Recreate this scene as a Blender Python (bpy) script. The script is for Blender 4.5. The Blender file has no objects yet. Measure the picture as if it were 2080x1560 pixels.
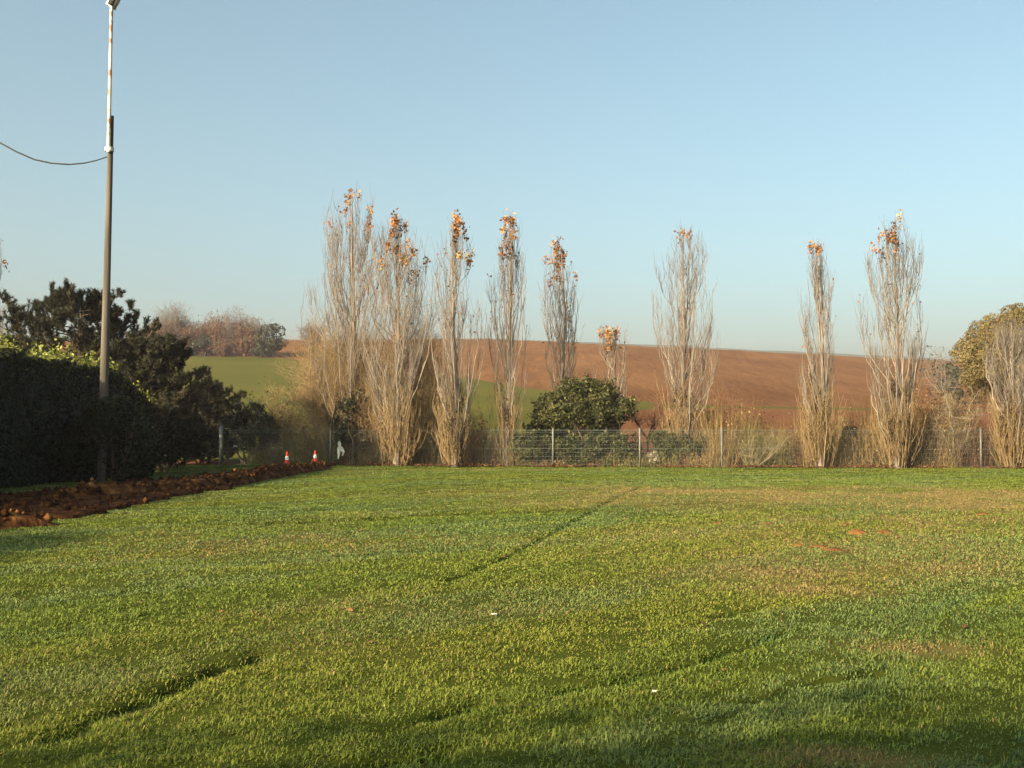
import bpy, math
import numpy as np
from mathutils import Vector

# ------------------------------------------------------------------ camera, sky, sun, exposure
sc = bpy.context.scene
COL = sc.collection
FPX, EYE = 2230.0, 1.7
PITCH = math.atan(97.0 / FPX)
cam_d = bpy.data.cameras.new('camera')
cam = bpy.data.objects.new('camera', cam_d)
COL.objects.link(cam)
cam.location = (0, 0, EYE)
cam.rotation_euler = (math.radians(90) + PITCH, 0, 0)
cam_d.sensor_width = 36.0
cam_d.lens = 36.0 * FPX / 2080.0
cam_d.clip_start = 0.1
cam_d.clip_end = 6000.0
sc.camera = cam

SUN_AZ, SUN_EL = math.radians(45.0), math.radians(22.0)     # travels right of forward; height above horizon
world = bpy.data.worlds.new('World')
sc.world = world
world.use_nodes = True
wn, wl = world.node_tree.nodes, world.node_tree.links
bg = wn['Background']
sky = wn.new('ShaderNodeTexSky')
sky.sky_type = 'NISHITA'
sky.sun_disc = False
sky.sun_elevation = SUN_EL
sky.sun_rotation = math.pi + SUN_AZ
sky.altitude = 150
sky.air_density = 0.7
sky.dust_density = 7.0
sky.ozone_density = 0.5
cast = wn.new('ShaderNodeMix'); cast.data_type = 'RGBA'; cast.blend_type = 'MULTIPLY'; cast.inputs[0].default_value = 1.0
cast.inputs[7].default_value = (.925, 1.075, 0.88, 1)          # white balance of the hazy sky
wl.new(sky.outputs[0], cast.inputs[6]); wl.new(cast.outputs[2], bg.inputs[0])
bg.inputs[1].default_value = 0.113

sun_d = bpy.data.lights.new('sun', 'SUN')
sun_d.energy = 5.0
sun_d.angle = math.radians(0.5)
sun_d.color = (1.0, 0.78, 0.47)
sun = bpy.data.objects.new('sun', sun_d)
COL.objects.link(sun)
sdir = Vector((math.sin(SUN_AZ) * math.cos(SUN_EL), math.cos(SUN_AZ) * math.cos(SUN_EL), -math.sin(SUN_EL)))
sun.rotation_euler = sdir.to_track_quat('-Z', 'Y').to_euler()
sun.location = (-20, -20, 30)

sc.view_settings.view_transform = 'Standard'
sc.view_settings.look = 'None'
sc.view_settings.exposure = 1.5
sc.view_settings.gamma = 1.0
sc.cycles.max_bounces = 5
sc.cycles.diffuse_bounces = 2
sc.cycles.transparent_max_bounces = 4

# ------------------------------------------------------------------ helpers
def ray(px, py):
    xc, yc = (px - 1040.0) / FPX, -(py - 780.0) / FPX
    cp, sp = math.cos(PITCH), math.sin(PITCH)
    return np.array([xc, cp - sp * yc, sp + cp * yc])

def W(px, py, d):                       # the point of that sight line at depth y = d
    r = ray(px, py)
    return np.array([0, 0, EYE]) + r * (d / r[1])

def G(px, py):                          # the point of that sight line on the lawn
    r = ray(px, py)
    return np.array([0, 0, EYE]) + r * (-EYE / r[2])

def hash2(ix, iy, seed):
    h = (ix.astype(np.int64) * 374761393 + iy.astype(np.int64) * 668265263 + seed * 1442695041) & 0xffffffff
    h = ((h ^ (h >> 13)) * 1274126177) & 0xffffffff
    h = h ^ (h >> 16)
    return (h & 0xffff) / 65535.0

def vnoise(x, y, seed=0):
    x = np.asarray(x, float); y = np.asarray(y, float)
    ix, iy = np.floor(x), np.floor(y)
    fx, fy = x - ix, y - iy
    fx = fx * fx * (3 - 2 * fx); fy = fy * fy * (3 - 2 * fy)
    a = hash2(ix, iy, seed); b = hash2(ix + 1, iy, seed)
    c = hash2(ix, iy + 1, seed); d = hash2(ix + 1, iy + 1, seed)
    return (a * (1 - fx) + b * fx) * (1 - fy) + (c * (1 - fx) + d * fx) * fy

def fbm(x, y, seed=0, o=3):
    s, a, t = 0, 1.0, 0
    for i in range(o):
        s = s + a * vnoise(x * 2 ** i, y * 2 ** i, seed + i * 17); t += a; a *= 0.5
    return s / t

def build(name, V, F, mat, parent=None, smooth=False, col=None, tint=None):
    """V (n,3); F a list of index arrays (m,k)."""
    me = bpy.data.meshes.new(name)
    V = np.asarray(V, np.float32)
    if not isinstance(F, (list, tuple)): F = [F]
    F = [np.asarray(f, np.int32) for f in F if len(f)]
    me.vertices.add(len(V)); me.vertices.foreach_set('co', V.ravel())
    li = np.concatenate([f.ravel() for f in F])
    tot = np.concatenate([np.full(len(f), f.shape[1], np.int32) for f in F])
    st = np.concatenate([[0], np.cumsum(tot)[:-1]]).astype(np.int32)
    me.loops.add(len(li)); me.loops.foreach_set('vertex_index', li)
    me.polygons.add(len(tot)); me.polygons.foreach_set('loop_start', st)
    if smooth: me.polygons.foreach_set('use_smooth', np.ones(len(tot), bool))
    if tint is not None:
        a = me.attributes.new('tint', 'FLOAT', 'POINT'); a.data.foreach_set('value', np.asarray(tint, np.float32))
    if col is not None:
        a = me.attributes.new('col', 'FLOAT_COLOR', 'POINT')
        c4 = np.ones((len(V), 4), np.float32); c4[:, :3] = col
        a.data.foreach_set('color', c4.ravel())
    me.update(calc_edges=True); me.validate()
    me.materials.append(mat)
    o = bpy.data.objects.new(name, me); COL.objects.link(o)
    if parent is not None:
        o.parent = parent
    return o

def empty(name, loc, label, cat, group=None, kind=None):
    o = bpy.data.objects.new(name, None); COL.objects.link(o)
    o.location = [float(c) for c in loc]; o.empty_display_size = 0.3
    return tag(o, label, cat, group, kind)

def tag(o, label=None, cat=None, group=None, kind=None):
    if label: o['label'] = label
    if cat: o['category'] = cat
    if group: o['group'] = group
    if kind: o['kind'] = kind
    return o

class MB:                                # collects vertices and faces of ONE mesh
    def __init__(s): s.V = []; s.F = []; s.n = 0; s.T = []
    def add(s, V, F, t=0.5):
        V = np.asarray(V, float)
        if not isinstance(F, list): F = [F]
        for f in F: s.F.append(np.asarray(f) + s.n)
        s.V.append(V); s.n += len(V)
        s.T.append(np.full(len(V), t) if np.isscalar(t) else np.asarray(t))
        return s
    def box(s, c, size, R=None):
        sx, sy, sz = [q / 2 for q in size]
        v = np.array([[x, y, z] for z in (-sz, sz) for y in (-sy, sy) for x in (-sx, sx)])
        if R is not None: v = v @ R.T
        f = np.array([[0, 2, 3, 1], [4, 5, 7, 6], [0, 1, 5, 4], [2, 6, 7, 3], [0, 4, 6, 2], [1, 3, 7, 5]])
        return s.add(v + np.asarray(c), f)
    def lathe(s, c, prof, n=16, cap=True):
        c = np.asarray(c, float); a = np.arange(n) * 2 * math.pi / n
        V = np.concatenate([np.stack([r * np.cos(a), r * np.sin(a), np.full(n, z)], 1) for r, z in prof]) + c
        k = len(prof); j = np.arange(n); j2 = (j + 1) % n
        F = np.concatenate([np.stack([i * n + j, i * n + j2, (i + 1) * n + j2, (i + 1) * n + j], 1) for i in range(k - 1)])
        s.add(V, F)
        if cap:
            for i in (0, k - 1):
                vv = np.concatenate([V[i * n:(i + 1) * n], [c + [0, 0, prof[i][1]]]])
                s.add(vv, np.stack([j, j2, np.full(n, n)], 1))
        return s
    def tube(s, P, R, sides=8):
        P = np.asarray(P, float)[None]; R = np.asarray(R, float)[None]
        V, F = tubes(P, R, sides); return s.add(V, F)
    def out(s, name, mat, parent=None, smooth=False):
        return build(name, np.concatenate(s.V), s.F, mat, parent, smooth, tint=np.concatenate(s.T))

def nrm(v): return v / (np.linalg.norm(v, axis=-1, keepdims=True) + 1e-9)

def tubes(P, R, sides=3):
    n, K, _ = P.shape
    ax = nrm(P[:, -1] - P[:, 0])
    ref = np.where(np.abs(ax[:, 2:3]) < 0.8, np.array([[0, 0, 1.0]]), np.array([[1.0, 0, 0]]))
    b1 = nrm(np.cross(ax, ref)); b2 = np.cross(ax, b1)
    a = np.arange(sides) * 2 * math.pi / sides
    off = np.cos(a)[None, :, None] * b1[:, None] + np.sin(a)[None, :, None] * b2[:, None]
    V = P[:, :, None, :] + R[:, :, None, None] * off[:, None]
    base = (np.arange(n) * K * sides)[:, None, None]
    k = (np.arange(K - 1) * sides)[None, :, None]
    j = np.arange(sides)[None, None, :]; j2 = (j + 1) % sides
    F = np.stack([base + k + j, base + k + j2, base + k + sides + j2, base + k + sides + j], -1).reshape(-1, 4)
    return V.reshape(-1, 3), F

def leaves(C, size, rng, out=None, spread=1.0, aspect=0.55, up=0.0):
    """one diamond leaf per centre; out = preferred normals"""
    n = len(C)
    N = rng.normal(size=(n, 3))
    if out is not None: N = nrm(N) * spread + out
    N[:, 2] += up
    N = nrm(N)
    T = nrm(np.cross(N, rng.normal(size=(n, 3)))); B = np.cross(N, T)
    s = (size * rng.uniform(0.6, 1.35, n))[:, None]
    V = np.stack([C - T * s * .5, C + B * s * aspect * .5 + N * s * .08, C + T * s * .5, C - B * s * aspect * .5 + N * s * .08], 1)
    F = np.arange(n * 4).reshape(n, 4)
    return V.reshape(-1, 3), F

# ------------------------------------------------------------------ materials
def mat_new(name):
    m = bpy.data.materials.new(name); m.use_nodes = True
    nt = m.node_tree; return m, nt.nodes, nt.links, nt.nodes['Principled BSDF']

def ramp(n, stops):
    r = n.new('ShaderNodeValToRGB'); e = r.color_ramp.elements
    while len(e) < len(stops): e.new(0.5)
    for q, (p, c) in zip(e, stops): q.position = p; q.color = (*c, 1)
    return r

def m_tint(name, stops, rough=0.7, trans=0.0, spec=0.3):
    m, n, l, b = mat_new(name)
    a = n.new('ShaderNodeAttribute'); a.attribute_name = 'tint'
    r = ramp(n, stops); l.new(a.outputs['Fac'], r.inputs[0])
    l.new(r.outputs[0], b.inputs['Base Color'])
    b.inputs['Roughness'].default_value = rough
    b.inputs['Specular IOR Level'].default_value = spec
    if trans:
        t = n.new('ShaderNodeBsdfTranslucent'); l.new(r.outputs[0], t.inputs[0])
        mx = n.new('ShaderNodeMixShader'); mx.inputs[0].default_value = trans
        l.new(b.outputs[0], mx.inputs[1]); l.new(t.outputs[0], mx.inputs[2])
        l.new(mx.outputs[0], n['Material Output'].inputs[0])
    return m

def m_col(name, rough=0.7, trans=0.0, spec=0.25):
    m, n, l, b = mat_new(name)
    a = n.new('ShaderNodeAttribute'); a.attribute_name = 'col'
    l.new(a.outputs['Color'], b.inputs['Base Color'])
    b.inputs['Roughness'].default_value = rough
    b.inputs['Specular IOR Level'].default_value = spec
    if trans:
        t = n.new('ShaderNodeBsdfTranslucent'); l.new(a.outputs['Color'], t.inputs[0])
        mx = n.new('ShaderNodeMixShader'); mx.inputs[0].default_value = trans
        l.new(b.outputs[0], mx.inputs[1]); l.new(t.outputs[0], mx.inputs[2])
        l.new(mx.outputs[0], n['Material Output'].inputs[0])
    return m

def m_noise(name, stops, scale, detail=6, rough=0.9, bump=0.0, bscale=None, stretch=None, spec=0.2, metal=0.0, rot=0.0):
    m, n, l, b = mat_new(name)
    tc = n.new('ShaderNodeTexCoord'); mp = n.new('ShaderNodeMapping')
    if stretch: mp.inputs['Scale'].default_value = stretch
    mp.inputs['Rotation'].default_value = (0, 0, rot)
    l.new(tc.outputs['Object'], mp.inputs[0])
    t = n.new('ShaderNodeTexNoise'); t.inputs['Scale'].default_value = scale; t.inputs['Detail'].default_value = detail
    l.new(mp.outputs[0], t.inputs[0])
    r = ramp(n, stops); l.new(t.outputs[0], r.inputs[0]); l.new(r.outputs[0], b.inputs['Base Color'])
    b.inputs['Roughness'].default_value = rough; b.inputs['Specular IOR Level'].default_value = 0.02 if rough > .8 else spec
    b.inputs['Metallic'].default_value = metal
    if bump:
        t2 = n.new('ShaderNodeTexNoise'); t2.inputs['Scale'].default_value = bscale or scale * 3; t2.inputs['Detail'].default_value = 8
        l.new(mp.outputs[0], t2.inputs[0])
        bp = n.new('ShaderNodeBump'); bp.inputs['Strength'].default_value = 1.0; bp.inputs['Distance'].default_value = bump
        l.new(t2.outputs[0], bp.inputs['Height']); l.new(bp.outputs[0], b.inputs['Normal'])
    return m

M_GRASS = m_col('grass_blades', 0.6, 0.3, 0.15)
M_LAWN = m_col('lawn_soil', 0.95, spec=0.02)
M_GROUND = m_noise('rough_ground', [(0.3, (0.030, 0.045, 0.011)), (0.7, (0.054, 0.066, 0.018))], 0.4, bump=0.1)
M_SOIL = m_noise('shaded_soil', [(0.3, (.012, .006, .004)), (0.5, (.036, .015, .007)), (0.75, (.11, .046, .018))], 2.6, bump=0.06, bscale=9)  # soil colour darkened to stand for the hedge's shade on the strip
M_CLOD = m_noise('lit_dug_clods', [(0.36, (.02, .009, .005)), (0.54, (.075, .031, .012)), (0.72, (.22, .10, .04))], 3.0, bump=0.05, bscale=12)  # same soil made more orange, sunlit crests put into the colour
M_MOLE = m_noise('molehill_earth', [(0.32, (.06, .035, .014)), (0.5, (.14, .066, .026)), (0.7, (.22, .11, .045))], 9.0, bump=0.03, bscale=40)
M_PLOUGH = m_noise('ploughed_earth', [(0.25, (.075, .034, .014)), (0.5, (.105, .05, .022)), (0.75, (.135, .068, .032))], 0.09, detail=12, bump=0.5, bscale=0.5, stretch=(1.0, 0.22, 1), rot=-0.5)
M_GREENF = m_noise('winter_crop', [(0.3, (.043, .047, .0085)), (0.7, (.066, .064, .013))], 0.04, detail=9, bump=0.15, bscale=0.8)
M_LOWF = m_noise('lower_stubble', [(0.3, (0.095, 0.040, 0.019)), (0.7, (0.114, 0.053, 0.027))], 0.08, detail=9, bump=0.2, bscale=0.8)
M_FAR = m_noise('distant_wood', [(0.3, (.05, .065, .06)), (0.7, (.09, .10, .09))], 0.01)
M_BARK = m_tint('poplar_bark', [(0, (.075, .058, .052)), (0.5, (.14, .115, .104)), (1, (.245, .208, .19))], 0.85)
M_DBARK = m_tint('dark_bark', [(0, (.04, .028, .02)), (1, (.12, .085, .06))], 0.9)
M_RBARK = m_tint('reddish_twigs', [(0, (0.075, 0.034, 0.022)), (1, (0.180, 0.090, 0.056))], 0.85)
M_YTWIG = m_tint('tan_twigs', [(0, (.11, .073, .038)), (1, (.30, .21, .115))], 0.85)
M_DULL = m_tint('dull_far_leaves', [(0, (.035, .025, .022)), (1, (.105, .076, .062))], 0.85)
M_PALE = m_tint('pale_stems', [(0, (.12, .095, .065)), (1, (.26, .21, .155))], 0.85)
M_ORANGE = m_tint('orange_leaves', [(0, (0.068, 0.030, 0.015)), (0.4, (0.225, 0.083, 0.022)), (0.75, (0.413, 0.180, 0.038)), (1, (0.450, 0.270, 0.090))], 0.6, 0.3)
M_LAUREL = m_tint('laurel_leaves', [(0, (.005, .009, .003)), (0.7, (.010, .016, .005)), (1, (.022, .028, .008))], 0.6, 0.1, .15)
M_LITTOP = m_tint('lit_top_shoots', [(0, (.08, .10, .015)), (1, (.2, .21, .04))], 0.5, 0.3)  # far paler than the laurel: sunlight on the hedge top put into colour
M_EVER = m_tint('evergreen_leaves', [(0, (.014, .018, .007)), (0.6, (.045, .048, .016)), (1, (.12, .105, .04))], 0.6, 0.12, 0.2)
M_NEEDLE = m_tint('pine_needles', [(0, (.010, .012, .007)), (0.7, (.022, .024, .012)), (1, (.06, .042, .02))], 0.7, 0.08)
M_GOLD = m_tint('olive_gold_leaves', [(0, (.08, .062, .028)), (0.6, (.135, .105, .048)), (1, (.2, .155, .075))], 0.7, 0.2, .1)
M_TAN = m_tint('tan_leaves', [(0, (0.065, 0.039, 0.016)), (0.6, (0.143, 0.085, 0.033)), (1, (0.208, 0.130, 0.052))], 0.7, 0.25)
M_RUSSET = m_tint('russet_leaves', [(0, (0.049, 0.021, 0.013)), (0.6, (0.112, 0.048, 0.022)), (1, (0.182, 0.091, 0.042))], 0.7, 0.2)
M_DCLUMP = m_tint('dark_leaf_clumps', [(0, (.02, .014, .008)), (1, (.09, .05, .02))], 0.8, 0.1)
M_AUT = m_tint('orange_brown_leaves', [(0, (.06, .03, .014)), (0.6, (.17, .085, .035)), (1, (.26, .15, .06))], 0.75, 0.2)
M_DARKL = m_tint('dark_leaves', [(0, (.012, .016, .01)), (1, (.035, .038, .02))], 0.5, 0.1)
M_GREYTW = m_tint('grey_twigs', [(0, (0.078, 0.062, 0.055)), (1, (0.156, 0.124, 0.107))], 0.9)
M_WOODP = m_noise('weathered_pole', [(0.3, (.045, .04, .037)), (0.7, (.135, .118, .108))], 6, stretch=(1, 1, .06), bump=0.01, bscale=14)
M_GALV = m_noise('painted_tube', [(0.40, (.26, .10, .05)), (0.48, (.44, .37, .34)), (0.7, (.52, .48, .46))], 4.5, rough=0.5, stretch=(1, 1, .6), spec=0.3)
M_METAL = m_noise('grey_metal', [(0.3, (.36, .36, .36)), (0.7, (.46, .46, .46))], 5, rough=0.5, spec=0.3)
M_DMETAL = m_noise('dark_metal', [(0.3, (.02, .02, .022)), (0.7, (.05, .05, .05))], 5, rough=0.4, spec=0.5)
M_POST = m_noise('fence_post', [(0.3, (.075, .08, .083)), (0.7, (.14, .145, .15))], 4, rough=0.7)
M_WIRE = m_noise('fence_wire', [(0.3, (.08, .10, .095)), (0.7, (.13, .15, .145))], 1, rough=0.6)
M_RED = m_noise('cone_red', [(0.3, (0.330, 0.018, 0.012)), (0.7, (0.420, 0.030, 0.018))], 5, rough=0.5)
M_WHITE = m_noise('white_plastic', [(0.3, (0.540, 0.540, 0.540)), (0.7, (0.637, 0.637, 0.637))], 5, rough=0.5)
M_CREAM = m_tint('pale_leaves', [(0, (0.210, 0.168, 0.132)), (1, (0.420, 0.360, 0.300))], 0.7, 0.2)
M_CABLE = m_noise('black_cable', [(0.3, (.03, .035, .04)), (0.7, (.06, .07, .08))], 5, rough=0.5)

# ------------------------------------------------------------------ ground shape
def seg_dist(x, y, a, b):
    ax, ay = a; bx, by = b
    dx, dy = bx - ax, by - ay; L2 = dx * dx + dy * dy
    t = np.clip(((x - ax) * dx + (y - ay) * dy) / L2, 0, 1)
    return np.hypot(x - ax - t * dx, y - ay - t * dy), t

RUTS = []                                # (polyline on the lawn, half width, depth)
def rut(pts, w, dep):
    RUTS.append(([tuple(G(*p)[:2]) for p in pts], w, dep))
rut([(120, 1492), (200, 1462), (330, 1408), (400, 1375), (540, 1330)], 0.11, 0.085)
rut([(-20, 1480), (120, 1470), (260, 1440)], 0.08, 0.05)
rut([(905, 1180), (950, 1165), (1060, 1115), (1150, 1065), (1225, 1022), (1300, 990)], 0.11, 0.06)
rut([(370, 1060), (470, 1062), (560, 1060), (640, 1056), (800, 1050)], 0.34, 0.11)
rut([(830, 1045), (930, 1040), (1060, 1040), (1170, 1033)], 0.34, 0.1)
rut([(1320, 1027), (1420, 1021), (1530, 1017), (1620, 1016)], 0.34, 0.11)
rut([(780, 1490), (880, 1465), (960, 1435)], 0.09, 0.06)
rut([(250, 1205), (290, 1196), (330, 1190)], 0.12, 0.06)
rut([(1130, 1405), (1290, 1380), (1420, 1350), (1600, 1290)], 0.08, 0.05)
rut([(1440, 1260), (1540, 1245)], 0.1, 0.05)
rut([(700, 1130), (860, 1120)], 0.16, 0.04)
rut([(560, 1590), (760, 1560), (900, 1530)], 0.09, 0.06)
rut([(300, 1255), (390, 1235)], 0.1, 0.045)
rut([(1500, 1430), (1640, 1395), (1780, 1375)], 0.08, 0.045)

def rut_field(x, y):
    h = np.zeros_like(x); k = np.zeros_like(x)
    for pts, w, dep in RUTS:
        for a, b in zip(pts[:-1], pts[1:]):
            lo = (min(a[0], b[0]) - 1, min(a[1], b[1]) - 1); hi = (max(a[0], b[0]) + 1, max(a[1], b[1]) + 1)
            s = (x > lo[0]) & (x < hi[0]) & (y > lo[1]) & (y < hi[1])
            if not s.any(): continue
            jit = 0.15 + 1.25 * fbm(x[s] * 4, y[s] * 4, 77, 2)
            d, _ = seg_dist(x[s], y[s], a, b)
            g = np.exp(-(d / (w * jit)) ** 2) * np.clip(jit, .1, 1.1)
            k[s] = np.maximum(k[s], g); h[s] = np.minimum(h[s], -dep * g)
    return h, k

def lawn_h(x, y):
    h = 0.05 * (fbm(x * .45, y * .45, 3) - .5) + 0.05 * (fbm(x * 1.7 - y * .5, y * 0.9, 9) - .5) + 0.14 * (vnoise(x * .09, y * .09, 5) - .5)
    r, k = rut_field(x, y)
    return h + r - 0.02, k

def fence_y(x): return 55.4 - 0.13 * x

STRAW = [(1330, 1000, 4, 3.0, .8), (1700, 1005, 8, 3.2, .9), (1980, 1015, 6, 4, .85), (1560, 1090, 3, 2.2, .35), (1720, 1110, 3, 2.5, .5),
         (1640, 1165, 1.6, 1.0, .55), (1850, 1150, 1.6, 1.6, .5), (1620, 1200, 1.0, .6, .5), (1850, 1318, .6, .3, .45), (1700, 1540, .5, .18, .6), (1900, 1060, 4, 3, .5),
         (1200, 1020, 3, 2, .5), (560, 1100, 2.5, 2, .35), (730, 1240, 1, .8, .35), (760, 1310, .8, .6, .3), (950, 955, 6, 1.0, .5), (1020, 1245, .5, .5, .4)]
def straw_f(x, y):
    f = np.zeros(np.shape(x))
    for (px, py, rx, ry, a) in STRAW:
        gx, gy, _ = G(px, py)
        f = np.maximum(f, a * np.exp(-((x - gx) / rx) ** 2 - ((y - gy) / ry) ** 2))
    return np.clip(f * (-.2 + 2.4 * fbm(x * .9, y * .55, 61)), 0, .95)

# lawn sheet: fan shaped grid, fine near the camera
nd = 640
uu = np.concatenate([-np.geomspace(6, .64, 60), np.linspace(-0.62, 0.62, 520), np.geomspace(.64, 6, 60)]); nu = len(uu)
dd = np.concatenate([[1.5, 2.2, 3.0, 3.6], 4.2 * (57.5 / 4.2) ** np.linspace(0, 1, nd - 4)])
U, D = np.meshgrid(uu, dd)
X, Y = U * D, D.copy()
lim = fence_y(X) + 1.2
Y = np.minimum(Y, np.maximum(lim, 1))
Z, K = lawn_h(X, Y)
Z = np.where(np.abs(X) > 90, -.14, Z)
pat = fbm(X * .35, Y * .35, 21)
soilc = np.array([.022, .02, .006])[None, None] * (0.6 + .8 * pat[..., None]) + np.array([.016, .028, .002])
stw = straw_f(X, Y)[..., None] * .75
soilc = soilc * (1 - stw) + np.array([.17, .125, .055]) * stw
soilc = soilc * (1 - .55 * K[..., None])  # ruts darkened in the colour to stand for shade in the dips
idx = np.arange(nu * nd).reshape(nd, nu)
Fq = np.stack([idx[:-1, :-1], idx[:-1, 1:], idx[1:, 1:], idx[1:, :-1]], -1).reshape(-1, 4)
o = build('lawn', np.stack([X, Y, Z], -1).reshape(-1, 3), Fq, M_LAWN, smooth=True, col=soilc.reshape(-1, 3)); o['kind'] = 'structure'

# one wide sheet under everything
g = MB(); g.add([[-900, -50, -.17], [900, -50, -.17], [900, 58.5, -.17], [-900, 58.5, -.17]], np.array([[0, 1, 2, 3]]))
o = g.out('ground', M_GROUND); o['kind'] = 'structure'

# ------------------------------------------------------------------ hill beyond the fence
DC = 330.0
def pxu(u): return 1040 + u * FPX
def crest_z(u):
    y = np.interp(pxu(u), [-900, 300, 580, 1000, 1450, 1900, 2080, 3000], [696, 690, 691, 688, 709, 732, 739, 770])
    r2 = (877 - y) / FPX
    return EYE + DC * r2 * 1.0
def hill_z(u, d):
    s = np.clip((d - 57.0) / (DC - 57.0), 0, 1.0)
    g = 0.78 * s ** 1.45 + 0.22 * s
    g = np.where(s > .9, g - 1.2 * (s - .9) ** 2, g); gm = 1 - 1.2 * .01
    z = -0.05 + (crest_z(u) + .05) * g / gm
    z = np.where(d > DC, crest_z(u) - (d - DC) * 0.03 - ((d - DC) ** 2) * 0.0002, z)
    return z
def d_at(u, py):                         # depth at which the hill shows at image row py
    ds = np.linspace(58, DC, 900)
    rows = 877 - (hill_z(u, ds) - EYE) / ds * FPX
    return float(np.interp(-py, -rows, ds))
us = np.linspace(-1.25, 1.25, 420)
px_ = pxu(us)
y1 = np.interp(px_, [-2000, 380, 570, 760, 960, 1090, 1250, 1500, 1900, 2080, 4000], [723, 723, 727, 750, 770, 790, 812, 826, 832, 834, 836])
y2 = np.interp(px_, [-2000, 1000, 1100, 1200, 1320, 1500, 1900, 4000], [950, 950, 900, 850, 831, 829, 835, 840])
d0 = (55.4 + 1.0) / (1 + 0.13 * us)
d1 = np.array([d_at(u, y) for u, y in zip(us, y1)]) + 2.0 * (vnoise(us * 60, us * 0, 4) - .5)
d2 = np.array([d_at(u, y) for u, y in zip(us, y2)])
d2 = np.minimum(np.maximum(d2, d0 + 3), d1 - 1)
def sheet(name, da, db, n, mat, rough):
    t = np.linspace(0, 1, n)[:, None]
    Dm = da[None] * (1 - t) + db[None] * t; Um = np.broadcast_to(us[None], Dm.shape)
    Xm = Um * Dm; Zm = hill_z(Um, Dm)
    w = np.clip(np.minimum(t, 1 - t) * 8, 0, 1)
    Zm = Zm + rough * w * (fbm(Xm * .12, Dm * .12, 31) - .5)
    ii = np.arange(Dm.size).reshape(Dm.shape)
    Fm = np.stack([ii[:-1, :-1], ii[:-1, 1:], ii[1:, 1:], ii[1:, :-1]], -1).reshape(-1, 4)
    ob = build(name, np.stack([Xm, Dm, Zm], -1).reshape(-1, 3), Fm, mat, smooth=True); ob['kind'] = 'structure'
    return ob
sheet('lower_field', d0, d2, 40, M_LOWF, 0.3)
sheet('green_field', d2, d1, 60, M_GREENF, 0.3)
sheet('ploughed_field', d1, np.full_like(d1, 520.0), 150, M_PLOUGH, 0.5)
# a wooded ridge far behind the crest
uf = np.linspace(-1.3, 1.3, 200)
zf_base = 877 - np.interp(pxu(uf), [-900, 300, 580, 1000, 1450, 1900, 2080, 3000], [694, 689, 689, 686.5, 706, 727.5, 734, 768]) + 2 * (vnoise(uf * 40, uf * 0, 8) - .5)
rows_ = []
for dpt, k in ((600, -40), (800, -7), (950, 0), (1100, -20)):
    zt = EYE + dpt * zf_base / FPX + k
    rows_.append(np.stack([uf * dpt, np.full_like(uf, dpt), zt if dpt != 600 else zt * .2 - 20], -1))
R_ = np.stack(rows_); ii = np.arange(4 * 200).reshape(4, 200)
o = build('distant_hill', R_.reshape(-1, 3), np.stack([ii[:-1, :-1], ii[:-1, 1:], ii[1:, 1:], ii[1:, :-1]], -1).reshape(-1, 4), M_FAR, smooth=True); o['kind'] = 'structure'

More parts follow.
